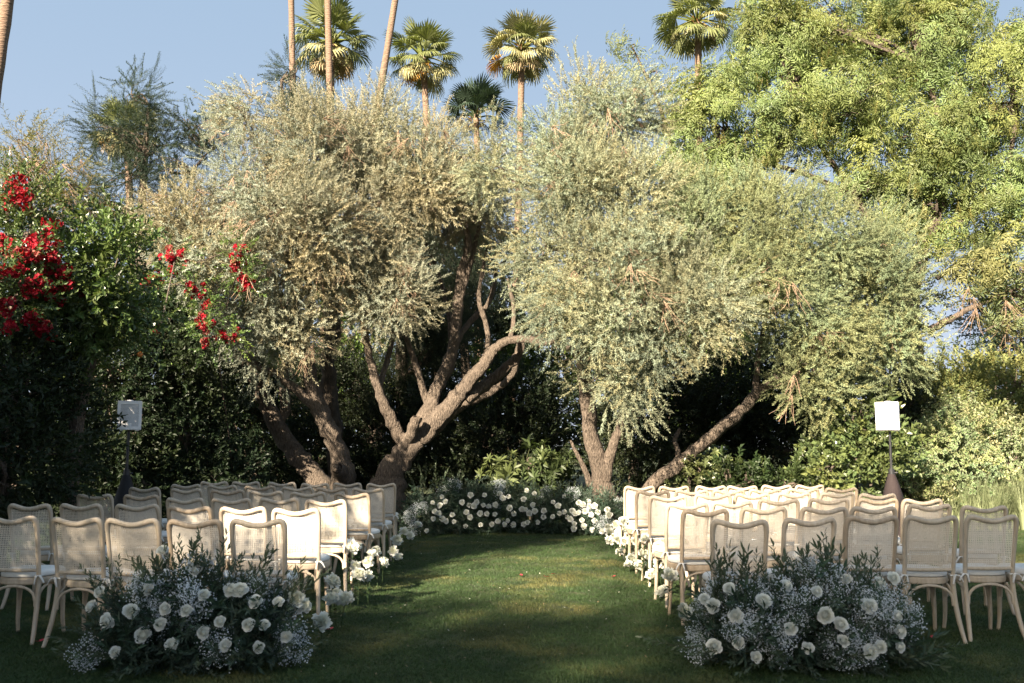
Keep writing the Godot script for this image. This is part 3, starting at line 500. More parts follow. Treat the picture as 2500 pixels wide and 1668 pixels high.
func foliage(parent: Node3D, called: String, meshes: Array, m: Material, cl: Array, rc: float, per: int, base: Color, spread: float, pull: Vector3, size := 1.0, outward := 0.7) -> void:
	var xf := []
	var cols := []
	for k in meshes.size():
		xf.append([])
		cols.append([])
	var o := parent.position
	for q in cl:
		var p: Vector3 = q[0]
		var nrm: Vector3 = q[1]
		var tone := R.randf_range(1.0 - spread, 1.0 + spread)
		var warm := R.randf_range(-0.12, 0.12)
		var k0 := R.randi() % meshes.size()
		for k in per:
			var off := rv() * rc * 1.2 * pow(R.randf(), 0.55)
			var d := (nrm * outward + off / rc * 0.55 + rv() * 0.55 + pull).normalized()
			var g := tone * R.randf_range(0.88, 1.12)
			var at := p + off
			if at.y < 0.03:
				continue
			var z := (k0 if R.randf() < 0.7 else R.randi() % meshes.size())
			xf[z].append(aim(at - o, d, R.randf() * TAU, size * R.randf_range(0.75, 1.25)))
			cols[z].append(Color(base.r * g * (1.0 + warm), base.g * g, base.b * g * (1.0 - warm)))
	for k in meshes.size():
		if xf[k].size():
			copies(called, meshes[k], m, parent, xf[k], cols[k])

func limb(parent: Node3D, called: String, pts: Array, radii: Array, m: Material, sides := 10, rough := 0.06, flute := 0.0) -> MeshInstance3D:
	var mb := MB.new()
	var o := parent.position
	var q := []
	for p in pts:
		q.append(p - o)
	var path := smooth_path(q, 5)
	var rad := smooth_radii(radii, 5)
	for k in range(1, path.size() - 1):
		path[k] += rv() * rad[k] * 0.2
		rad[k] *= R.randf_range(0.93, 1.1)
	tube(mb, path, rad, sides, Color.WHITE, rough, 1.0, flute)
	return part(called, mb.mesh(), m, parent)

# thin branches from points on the skeleton to the clumps
func branchlets(parent: Node3D, cl: Array, skel: Array, m: Material, share: float, thick: float) -> void:
	var mb := MB.new()
	var o := parent.position
	for q in cl:
		if R.randf() > share:
			continue
		var p: Vector3 = q[0]
		var hub: Vector3 = q[2]
		var best: Vector3 = skel[0]
		for s in skel:
			if s.distance_squared_to(hub) < best.distance_squared_to(hub):
				best = s
		var mid := best.lerp(hub, 0.6) + rv() * 0.2
		var pts := smooth_path([best - o, mid - o, hub.lerp(p, 0.45) + rv() * 0.15 - o, p - o], 3)
		var rr := []
		for k in pts.size():
			rr.append(thick * lerpf(1.0, 0.2, float(k) / (pts.size() - 1)))
		tube(mb, pts, rr, 4, Color.WHITE)
	if mb.v.size():
		part("branches", mb.mesh(), m, parent).set_meta("kind", "stuff")

# ---------------------------------------------------------------- materials
func lin(r: float, g: float, b: float) -> Color:
	return Color(r, g, b).linear_to_srgb()

func noise_tex(freq: float, ramp: Array, size := 256, oct := 4, sd := 1) -> NoiseTexture2D:
	var n := FastNoiseLite.new()
	n.seed = sd
	n.frequency = freq
	n.fractal_octaves = oct
	var t := NoiseTexture2D.new()
	t.width = size
	t.height = size
	t.seamless = true
	t.noise = n
	if ramp.size():
		var g := Gradient.new()
		g.offsets = PackedFloat32Array(ramp.map(func(e): return e[0]))
		g.colors = PackedColorArray(ramp.map(func(e): return e[1]))
		t.color_ramp = g
	return t

func plain(col: Color, rough: float, spec := 0.5) -> StandardMaterial3D:
	var m := StandardMaterial3D.new()
	m.albedo_color = col
	m.roughness = rough
	m.metallic_specular = spec
	return m

func leafy(rough: float, through: Color, spec := 0.4) -> StandardMaterial3D:
	var m := plain(Color.WHITE, rough, spec)
	m.vertex_color_use_as_albedo = true
	m.cull_mode = BaseMaterial3D.CULL_DISABLED
	m.backlight_enabled = true
	m.backlight = through.linear_to_srgb()
	return m

func textured(ramp: Array, freq: float, scale: Vector3, rough: float, bump: float, sd: int, bump_freq := 0.0) -> StandardMaterial3D:
	var m := plain(Color.WHITE, rough, 0.4)
	m.albedo_texture = noise_tex(freq, ramp, 256, 4, sd)
	m.uv1_triplanar = true
	m.uv1_scale = scale
	if bump > 0.0:
		m.heightmap_enabled = true
		m.heightmap_texture = noise_tex(bump_freq if bump_freq > 0.0 else freq * 1.5, [], 256, 4, sd + 7)
		m.heightmap_scale = bump
	return m

# ---------------------------------------------------------------- chairs
func slab(mb: MB, outline: Array, prof: Array, dome: float, col: Color) -> void:   # prof: [inset, y, normal tilt]
	var cnt := outline.size()
	var first := mb.v.size()
	for q in prof:
		for j in cnt + 1:
			var a: Vector2 = outline[(j + cnt - 1) % cnt]
			var b: Vector2 = outline[(j + 1) % cnt]
			var p: Vector2 = outline[j % cnt]
			var t := (b - a).normalized()
			var nn := Vector2(t.y, -t.x)
			if nn.dot(p) < 0:
				nn = -nn
			var pp: Vector2 = p - nn * float(q[0])
			mb.add(Vector3(pp.x, q[1], pp.y), Vector3(nn.x * cos(q[2]), sin(q[2]), nn.y * cos(q[2])), col, Vector2(float(j) / cnt, q[1]))
	var w := cnt + 1
	for i in prof.size() - 1:
		for j in cnt:
			var k := first + i * w + j
			mb.quad(k, k + 1, k + w + 1, k + w)
	for e in [0, prof.size() - 1]:
		var up := Vector3.DOWN if e == 0 else Vector3.UP
		var c := Vector3.ZERO
		for j in cnt:
			c += mb.v[first + e * w + j] / cnt
		var mid := mb.add(c + up * dome * (0.0 if e == 0 else 1.0), up, col)
		for j in cnt:
			mb.tri(mid, mb.add(mb.v[first + e * w + j], up, col), mb.add(mb.v[first + e * w + j + 1], up, col))

func back_z(y: float) -> float:   # the back leans towards +z as it rises
	return 0.0 + 0.11 * pow(clampf((y - 0.40) / 0.53, 0.0, 1.2), 1.3)

func chair_proto() -> Node3D:
	var t := thing("cane_chair", "", "chair")
	var W: Material = M.wood
	# back frame: posts and the dipped crest, one bent piece
	var mb := MB.new()
	var pts := []
	for s in [-1.0, 1.0]:
		var seq := [[0.178, 0.40], [0.180, 0.52], [0.184, 0.66], [0.188, 0.80], [0.187, 0.868], [0.176, 0.904], [0.152, 0.915], [0.112, 0.906], [0.055, 0.890]]
		if s > 0:
			seq.reverse()
			pts.append(Vector3(0, 0.884, back_z(0.884) + 0.022))
		for q in seq:
			var bow := 0.022 * (1.0 - pow(minf(1.0, q[0] / 0.19), 2.0))
			pts.append(Vector3(q[0] * s, q[1], back_z(q[1]) + bow))
	var path := smooth_path(pts, 3)
	var rad := []
	for p in path:
		rad.append(0.0165 + 0.004 * smoothstep(0.8, 0.9, p.y))
	tube(mb, path, rad, 9, Color.WHITE)
	part("back_frame", mb.mesh(), W, t)
	mb = MB.new()
	var rail := []
	for k in 7:
		var x := lerpf(-0.178, 0.178, k / 6.0)
		rail.append(Vector3(x, 0.525, back_z(0.525) + 0.016 * (1 - pow(x / 0.178, 2))))
	tube(mb, rail, [0.012, 0.014, 0.015, 0.015, 0.015, 0.014, 0.012], 8, Color.WHITE)
	part("lower_rail", mb.mesh(), W, t)
	# woven cane: strips across and down, with the holes left open
	mb = MB.new()
	var pitch := 0.0137
	var hw := 0.0032
	for k in 26:
		var y := 0.538 + k * pitch
		var prev := -1
		for e in 9:
			var x := lerpf(-0.172, 0.172, e / 8.0)
			if y > 0.862 + 0.03 * pow(absf(x) / 0.172, 2) :
				prev = -1
				continue
			var z := back_z(y) + 0.018 * (1 - pow(x / 0.18, 2))
			var a := mb.add(Vector3(x, y - hw, z), Vector3(0, 0, 1), Color.WHITE)
			mb.add(Vector3(x, y + hw, z), Vector3(0, 0, 1), Color.WHITE)
			if prev >= 0:
				mb.quad(prev, a, a + 1, prev + 1)
			prev = a
	for k in 25:
		var x := (k - 12) * pitch
		var top := 0.872 + 0.018 * pow(absf(x) / 0.17, 2)
		var z0 := 0.018 * (1 - pow(x / 0.18, 2)) + 0.0012
		var prev := -1
		for e in 7:
			var y := lerpf(0.53, top, e / 6.0)
			var a := mb.add(Vector3(x - hw, y, back_z(y) + z0), Vector3(0, 0, 1), Color.WHITE)
			mb.add(Vector3(x + hw, y, back_z(y) + z0), Vector3(0, 0, 1), Color.WHITE)
			if prev >= 0:
				mb.quad(prev, a, a + 1, prev + 1)
			prev = a
	part("cane_panel", mb.mesh(), M.cane, t)
	# seat ring and cushion
	var outline := []
	for k in 36:
		var a := TAU * k / 36.0
		var c := cos(a)
		var s := sin(a)
		var x := signf(c) * pow(absf(c), 0.72) * 0.222
		var z := signf(s) * pow(absf(s), 0.72) * 0.215
		x *= 1.0 - 0.14 * smoothstep(-0.05, 0.2, z)
		outline.append(Vector2(x, z))
	mb = MB.new()
	slab(mb, outline, [[0.012, 0.412, -1.2], [0.002, 0.418, -0.5], [0.0, 0.43, 0.0], [0.0, 0.452, 0.0], [0.004, 0.461, 0.7], [0.02, 0.464, 1.4]], 0.0, Color.WHITE)
	part("seat", mb.mesh(), W, t, Transform3D(Basis(), Vector3(0, 0, -0.205)))
	mb = MB.new()
	slab(mb, outline, [[0.03, 0.466, -1.2], [0.008, 0.47, -0.5], [0.004, 0.482, 0.0], [0.008, 0.497, 0.4], [0.02, 0.507, 0.9], [0.06, 0.514, 1.3]], 0.006, Color.WHITE)
	var cu := part("cushion", mb.mesh(), M.linen, t, Transform3D(Basis(), Vector3(0, 0, -0.205)))
	for s in [-1.0, 1.0]:
		mb = MB.new()
		var z0 := 0.205
		tube(mb, smooth_path([Vector3(s * 0.165, 0.485, z0 - 0.03), Vector3(s * 0.205, 0.488, z0 - 0.005), Vector3(s * 0.19, 0.486, z0 + 0.03), Vector3(s * 0.155, 0.484, z0 + 0.022), Vector3(s * 0.165, 0.48, z0 + 0.03)], 3), smooth_radii([0.006, 0.007, 0.008, 0.007, 0.006], 3), 5, Color.WHITE, 0.0, 0.5)
		for e in [[0.05, -0.045], [-0.025, -0.06]]:
			tube(mb, smooth_path([Vector3(s * 0.185, 0.486, z0 + 0.03), Vector3(s * (0.19 + e[0] * 0.5), 0.482, z0 + 0.048), Vector3(s * (0.19 + e[0]), 0.484 + e[1], z0 + 0.045)], 3), smooth_radii([0.008, 0.011, 0.007], 3), 5, Color.WHITE, 0.0, 0.4)
		part("tie", mb.mesh(), M.linen, cu)
	# legs: two rear that splay back and out, two front
	for s in [-1.0, 1.0]:
		mb = MB.new()
		tube(mb, smooth_path([Vector3(s * 0.179, 0.47, 0.002), Vector3(s * 0.182, 0.30, 0.018), Vector3(s * 0.194, 0.13, 0.055), Vector3(s * 0.208, 0.0, 0.10)], 4), smooth_radii([0.018, 0.019, 0.0175, 0.014], 4), 9, Color.WHITE)
		part("leg", mb.mesh(), W, t)
		mb = MB.new()
		tube(mb, smooth_path([Vector3(s * 0.172, 0.43, -0.335), Vector3(s * 0.176, 0.28, -0.338), Vector3(s * 0.18, 0.12, -0.345), Vector3(s * 0.185, 0.0, -0.365)], 4), smooth_radii([0.019, 0.0185, 0.016, 0.013], 4), 9, Color.WHITE)
		part("leg", mb.mesh(), W, t)
	# bent arches under the seat: rear, front and both sides
	for e in [[Vector3(-0.168, 0.26, 0.02), Vector3(0.168, 0.26, 0.02)], [Vector3(-0.165, 0.26, -0.335), Vector3(0.165, 0.26, -0.335)], [Vector3(-0.178, 0.26, 0.006), Vector3(-0.174, 0.26, -0.322)], [Vector3(0.178, 0.26, 0.006), Vector3(0.174, 0.26, -0.322)]]:
		mb = MB.new()
		var a: Vector3 = e[0]
		var b: Vector3 = e[1]
		var arc := []
		for k in 13:
			var f := k / 12.0
			var u := 0.5 - 0.5 * cos(PI * f)
			arc.append(a.lerp(b, u) + Vector3.UP * 0.148 * pow(sin(PI * f), 0.62))
		var rr := []
		for k in 13:
			rr.append(0.011)
		tube(mb, arc, rr, 7, Color.WHITE)
		part("arch_brace", mb.mesh(), W, t)
	return t

func chairs() -> void:
	var proto := chair_proto()
	var rows := ["front", "second", "third", "fourth", "fifth", "sixth and rearmost"]
	var seats := ["on the aisle", "second from the aisle", "third from the aisle", "fourth from the aisle", "fifth from the aisle", "sixth from the aisle"]
	var first := true
	for c in CHAIRS:   # side, row, seat, x, z
		var o: Node3D = proto if first else proto.duplicate()
		if not first:
			o.name = numbered("cane_chair")
			add_child(o)
		first = false
		var inward: float = deg_to_rad(R.randf_range(-3.5, 8.0)) * (-1.0 if c[0] == 0 else 1.0)
		o.rotation.y = inward
		o.position = Vector3(c[3], 0, c[4]) - Vector3(0, 0, 0.10).rotated(Vector3.UP, inward)
		var tone := R.randi() % 3
		for p in o.get_children():
			if p.material_override in [M.wood, M.wood_b, M.wood_c]:
				p.material_override = [M.wood, M.wood_b, M.wood_c][tone]
			elif p.name == "cane_panel":
				p.material_override = M.cane if R.randf() < 0.6 else M.cane_b
		tag(o, "pale cane-back chair, %s row %s of the aisle, %s" % [rows[c[1]], ["left", "right"][c[0]], seats[c[2]]], "chair", "cane-back chairs %s of the aisle" % ["left", "right"][c[0]])

# ---------------------------------------------------------------- flowers
func petal(mb: MB, base: Vector3, out: Vector3, up: Vector3, ln: float, wd: float, cup: float, lip: float, col: Color, ruffle := 0.0) -> void:
	var s := up.cross(out).normalized()
	var id := []
	for i in 4:
		var t := i / 3.0
		var row := []
		for j in 4:
			var w := (j / 3.0 - 0.5) * 2.0
			var hw: float = wd * 0.5 * [0.35, 0.85, 1.0, 0.72][i]
			var p: Vector3 = base + up * ln * t + out * (cup * sin(t * PI * 0.75) + lip * t * t) * ln + s * hw * w - out * absf(w) * absf(w) * hw * 0.35
			if i == 3:
				p += up * (-absf(w) * 0.12 * ln) + rv() * ruffle * ln
			row.append(mb.add(p, (out + up * 0.2 + s * w * 0.5).normalized(), col))
		id.append(row)
	for i in 3:
		for j in 3:
			mb.quad(id[i][j], id[i][j + 1], id[i + 1][j + 1], id[i + 1][j])

func rose_mesh() -> ArrayMesh:   # about 9 cm across, opening along +y
	var mb := MB.new()
	for k in 40:
		var f := k / 39.0
		var a := k * 2.4 + R.randf_range(-0.15, 0.15)
		var out := Vector3(cos(a), 0, sin(a))
		var tilt := lerpf(0.0, 1.15, pow(f, 1.7))
		var up := (Vector3.UP * cos(tilt) + out * sin(tilt)).normalized()
		var o2 := (out * cos(tilt) - Vector3.UP * sin(tilt)).normalized()
		var g := lerpf(0.90, 1.02, f)
		var rad := lerpf(0.003, 0.021, pow(f, 0.8))
		petal(mb, out * rad + Vector3.UP * lerpf(0.010, -0.010, f), o2, up, lerpf(0.030, 0.040, f), lerpf(0.016, 0.052, f), lerpf(0.06, 0.34, f), lerpf(-0.22, 0.12, f * f), Color(g, g * lerpf(0.985, 1.0, f), g * lerpf(0.90, 0.985, f)), 0.03)
	for k in 5:
		var a := k * TAU / 5
		var out := Vector3(cos(a), -0.25, sin(a)).normalized()
		leaf(mb, Vector3(0, -0.012, 0), out, side_of(out), 0.035, 0.012, 0.1, -0.3, Color(0.12, 0.2, 0.06))
	return mb.mesh()

func peony_mesh() -> ArrayMesh:   # a full ball of ruffled petals about 12 cm across
	var mb := MB.new()
	for k in 62:
		var f := k / 61.0
		var a := k * 2.4 + R.randf_range(-0.4, 0.4)
		var out := Vector3(cos(a), 0, sin(a))
		var tilt := lerpf(0.0, 1.25, pow(f, 0.8)) + R.randf_range(-0.15, 0.15)
		var up := (Vector3.UP * cos(tilt) + out * sin(tilt)).normalized()
		var o2 := (out * cos(tilt) - Vector3.UP * sin(tilt)).normalized()
		var g := R.randf_range(0.92, 1.03)
		petal(mb, out * 0.006 * f, o2, up, R.randf_range(0.044, 0.058) * lerpf(0.9, 1.1, f), R.randf_range(0.024, 0.042), R.randf_range(0.0, 0.25), R.randf_range(-0.3, 0.25), Color(g, g * 0.99, g * lerpf(0.86, 0.97, f)), 0.16)
	return mb.mesh()

func breath_mesh() -> ArrayMesh:   # a forked sprig of tiny white flowers
	var mb := MB.new()
	mb.flat = true
	for k in 34:
		var d := (Vector3.UP * 1.1 + rv() * 0.75).normalized()
		var p := d * R.randf_range(0.06, 0.13)
		tube(mb, [Vector3.UP * 0.02, p * 0.6 + Vector3.UP * 0.01, p], [0.0008, 0.0006, 0.0005], 3, Color(0.16, 0.24, 0.12))
		var s := R.randf_range(0.0035, 0.0065)
		var b := Basis(rv(), R.randf() * TAU)
		var q := []
		for e in [Vector3.RIGHT, Vector3.LEFT, Vector3.UP, Vector3.DOWN, Vector3.BACK, Vector3.FORWARD]:
			q.append(mb.add(p + b * (e * s), e, Color(1, 1, 1)))
		for e in [[0, 2, 4], [2, 1, 4], [1, 3, 4], [3, 0, 4], [2, 0, 5], [1, 2, 5], [3, 1, 5], [0, 3, 5]]:
			mb.tri(q[e[0]], q[e[1]], q[e[2]])
	return mb.mesh()

func peonies() -> void:
	var bl := [peony_mesh(), peony_mesh(), peony_mesh()]
	var rows := ["front", "second", "third", "fourth", "fifth", "sixth"]
	var which := {}
	var words := ["leading", "next", "third", "fourth", "fifth", "sixth", "seventh", "eighth", "ninth", "tenth", "eleventh"]
	for q in PEONIES:   # side, row, x, z, height
		var at := Vector3(q[2], 0, q[3])
		var key := "%d %d" % [q[0], q[1]]
		var nth: int = which.get(key, 0)
		which[key] = nth + 1
		var t := thing("peony", "white peony standing by the %s-row aisle chair, %s aisle edge, %s towards the altar" % [rows[q[1]], ["left", "right"][q[0]], words[nth]], "flower", at, 0.0, "white peonies along the %s aisle edge" % ["left", "right"][q[0]])
		var h: float = q[4]
		var lean := Vector3(R.randf_range(-0.05, 0.05), 0, R.randf_range(-0.05, 0.05))
		var tilt := (Vector3.UP * 0.55 + Vector3(0.28 if q[0] == 0 else -0.28, 0, 0.55) + rv() * 0.4).normalized()
		part("bloom", bl[R.randi() % 3], M.petal, t, aim(Vector3(0, h, 0) - tilt * 0.02, tilt, R.randf() * TAU, R.randf_range(0.95, 1.3)))
		var mb := MB.new()
		tube(mb, smooth_path([lean, lean * 0.4 + Vector3(0, h * 0.6, 0), Vector3(0, h, 0) - tilt * 0.02], 3), [0.0036, 0.0036, 0.0036, 0.0036, 0.0036, 0.0034, 0.0034], 5, Color(0.04, 0.068, 0.025))
		part("stem", mb.mesh(), M.green, t)
		mb = MB.new()
		for k in 7:
			var a := R.randf() * TAU
			var d := Vector3(cos(a), R.randf_range(0.2, 0.9), sin(a)).normalized()
			leaf(mb, Vector3(0, h * R.randf_range(0.35, 0.85), 0) + lean * 0.3, d, side_of(d), R.randf_range(0.06, 0.10), 0.028, 0.2, 0.3, Color(0.035, 0.065, 0.024), true)
		part("leaves", mb.mesh(), M.green, t)

func floral(t: Node3D, dome: Array, roses: Array, sprigs: Array, dens: float, bdens: float) -> void:
	# dome: list of ellipsoids [x,y,z,rx,ry,rz] in the world
	var o := t.position
	var leafs := [twig_mesh(0.16, 6, 0.075, 0.02, 0.75, 0.35, false, 0.12), twig_mesh(0.2, 9, 0.055, 0.012, 0.6, 0.3, false, 0.25)]
	var br := [breath_mesh(), breath_mesh()]
	var lx := [[], []]
	var lc := [[], []]
	var bx := [[], []]
	var bc := [[], []]
	for b in dome:
		var c := Vector3(b[0], b[1], b[2])
		var r := Vector3(b[3], b[4], b[5])
		var area := 2.0 * PI * pow((r.x * r.y * r.z), 0.6667)
		for k in int(area * dens):
			var d := rv()
			var p: Vector3 = c + d * r * R.randf_range(0.45, 1.0)
			if p.y < 0.02:
				continue
			var dd := ((d / r).normalized() * 0.7 + rv() * 0.8 + Vector3.UP * 0.25).normalized()
			var g := R.randf_range(0.6, 1.35)
			var z := R.randi() % 2
			lx[z].append(aim(p - o, dd, R.randf() * TAU, R.randf_range(0.7, 1.2)))
			lc[z].append(Color(0.055 * g, 0.092 * g, 0.062 * g) if z == 0 else Color(0.085 * g, 0.118 * g, 0.09 * g))
		var clouds := int(area * bdens)
		for k in clouds:
			var d := rv()
			d.y = absf(d.y) if c.y < 0.2 else d.y
			var p: Vector3 = c + d * r * 0.98
			for e in 16:
				var pp: Vector3 = p + rv() * 0.085
				if pp.y < 0.03:
					continue
				var dd := ((d / r).normalized() + rv() * 0.6 + Vector3.UP * 0.2).normalized()
				var z := R.randi() % 2
				bx[z].append(aim(pp - o - dd * 0.05, dd, R.randf() * TAU, R.randf_range(0.7, 1.15)))
				bc[z].append(Color(1, 1, 1) * R.randf_range(0.85, 1.05))
	for z in 2:
		copies("foliage", leafs[z], M.leaf, t, lx[z], lc[z])
		if bx[z].size():
			copies("babys_breath", br[z], M.breath, t, bx[z], bc[z])
	var rm := [rose_mesh(), rose_mesh(), rose_mesh()]
	for q in roses:
		var p := Vector3(q[0], q[1], q[2])
		p += Vector3(0, 0.015, 0.055)
		var near: Array = dome[0]
		for b in dome:
			if absf(b[0] - p.x) < absf(near[0] - p.x):
				near = b
		var nn := ((p - Vector3(near[0], near[1], near[2])) / Vector3(near[3], near[4], near[5])).normalized()
		var d := (nn * 0.5 + Vector3(0, 0.25, 0.8) + rv() * 0.35).normalized()
		part("rose", rm[R.randi() % 3], M.petal, t, aim(p - o, d, R.randf() * TAU, R.randf_range(0.66, 0.96)))
	var sm := [twig_mesh(0.34, 12, 0.06, 0.013, 0.55, 0.25, true, 0.1), twig_mesh(0.30, 9, 0.07, 0.014, 0.5, 0.25, true, 0.1), twig_mesh(0.36, 14, 0.05, 0.012, 0.65, 0.25, true, 0.15)]
	for q in sprigs:   # base, direction, scale
		part("olive_sprig", sm[R.randi() % 3], M.sprig, t, aim(Vector3(q[0], q[1], q[2]) - o, Vector3(q[3], q[4], q[5]).normalized(), R.randf() * TAU, q[6]))

func arrangements() -> void:
	var t := thing("flower_arrangement", "low mound of white roses and baby's breath behind the left front chairs", "flower arrangement", Vector3(-2.1, 0, -6.15), 0.0, "flower mounds at the aisle entrance")
	var sp := []
	for k in 46:
		var x := R.randf_range(-2.72, -1.5)
		var e := 1.0 - pow((x + 2.1) / 0.85, 2)
		sp.append([x, 0.22 + 0.24 * e, -6.2 + R.randf_range(-0.1, 0.15), R.randf_range(-0.55, 0.55) + (x + 2.1) * 0.8, R.randf_range(0.6, 1.2), R.randf_range(-0.2, 0.5), R.randf_range(0.7, 1.15)])
	for k in 16:
		var a := R.randf_range(-0.4, PI + 0.4)
		sp.append([-2.1 + cos(a) * 0.62, 0.10, -6.12 + sin(a) * 0.18, cos(a), R.randf_range(-0.05, 0.3), sin(a) * 0.7, R.randf_range(0.6, 0.95)])
	floral(t, [[-2.44, 0.10, -6.15, 0.36, 0.40, 0.24], [-2.1, 0.12, -6.15, 0.44, 0.47, 0.26], [-1.80, 0.10, -6.15, 0.34, 0.42, 0.24]], ROSES_L, sp, 640.0, 13.0)
	t = thing("flower_arrangement", "low mound of white roses and dense baby's breath behind the right front chairs", "flower arrangement", Vector3(1.9, 0, -6.15), 0.0, "flower mounds at the aisle entrance")
	sp = []
	for k in 52:
		var x := R.randf_range(1.3, 2.5)
		sp.append([x, 0.28 + R.randf() * 0.14, -6.22 + R.randf_range(-0.1, 0.15), R.randf_range(-0.4, 0.4), R.randf_range(0.8, 1.3), R.randf_range(-0.2, 0.3), R.randf_range(0.8, 1.3)])
	for k in 14:
		var a := R.randf_range(-0.4, PI + 0.4)
		sp.append([1.9 + cos(a) * 0.66, 0.12, -6.12 + sin(a) * 0.18, cos(a), R.randf_range(-0.1, 0.25), sin(a) * 0.7, R.randf_range(0.7, 1.1)])
	floral(t, [[1.59, 0.10, -6.15, 0.33, 0.44, 0.24], [1.97, 0.12, -6.15, 0.44, 0.47, 0.26], [2.32, 0.10, -6.15, 0.33, 0.41, 0.24]], ROSES_R, sp, 560.0, 25.0)
	t = thing("flower_arrangement", "wide crescent of white roses and greenery under the olive trees", "flower arrangement", Vector3(0.05, 0, -15.4))
	sp = []
	for k in 90:
		var x := R.randf_range(-1.6, 1.75)
		var z := -15.5 + 0.5 * pow(x / 1.7, 2) + R.randf_range(-0.3, 0.0)
		var hh := 0.45 + (0.22 if x < 0.0 else 0.0) + 0.1 * sin(x * 3.0)
		sp.append([x, hh * R.randf_range(0.6, 1.05), z, R.randf_range(-0.4, 0.4), R.randf_range(0.7, 1.2), R.randf_range(-0.1, 0.5), R.randf_range(0.8, 1.3)])
	var dome := []
	for k in 8:
		var x := lerpf(-1.45, 1.55, k / 7.0)
		dome.append([x, 0.12, -15.35 + 0.55 * pow(x / 1.6, 2), 0.34, [0.58, 0.66, 0.74, 0.66, 0.62, 0.56, 0.58, 0.5][k], 0.34])
	floral(t, dome, ROSES_A, sp, 480.0, 3.0)
	for k in 9:
		var p: Array = PETALS[k]
		var mb := MB.new()
		for e in 2:
			var a := R.randf() * TAU
			var d := Vector3(cos(a), 0.1, sin(a)).normalized()
			leaf(mb, Vector3.ZERO, d, d.cross(Vector3.UP), 0.045, 0.035, 0.12, -0.2, Color(0.55, 0.06, 0.09), true)
		var o := part("fallen_petal", mb.mesh(), M.sprig_plain, self, Transform3D(Basis(), Vector3(p[0], 0.028, p[1])))
		tag(o, "fallen red bougainvillea petal lying on the lawn " + p[2], "petal", "red petals fallen on the lawn")

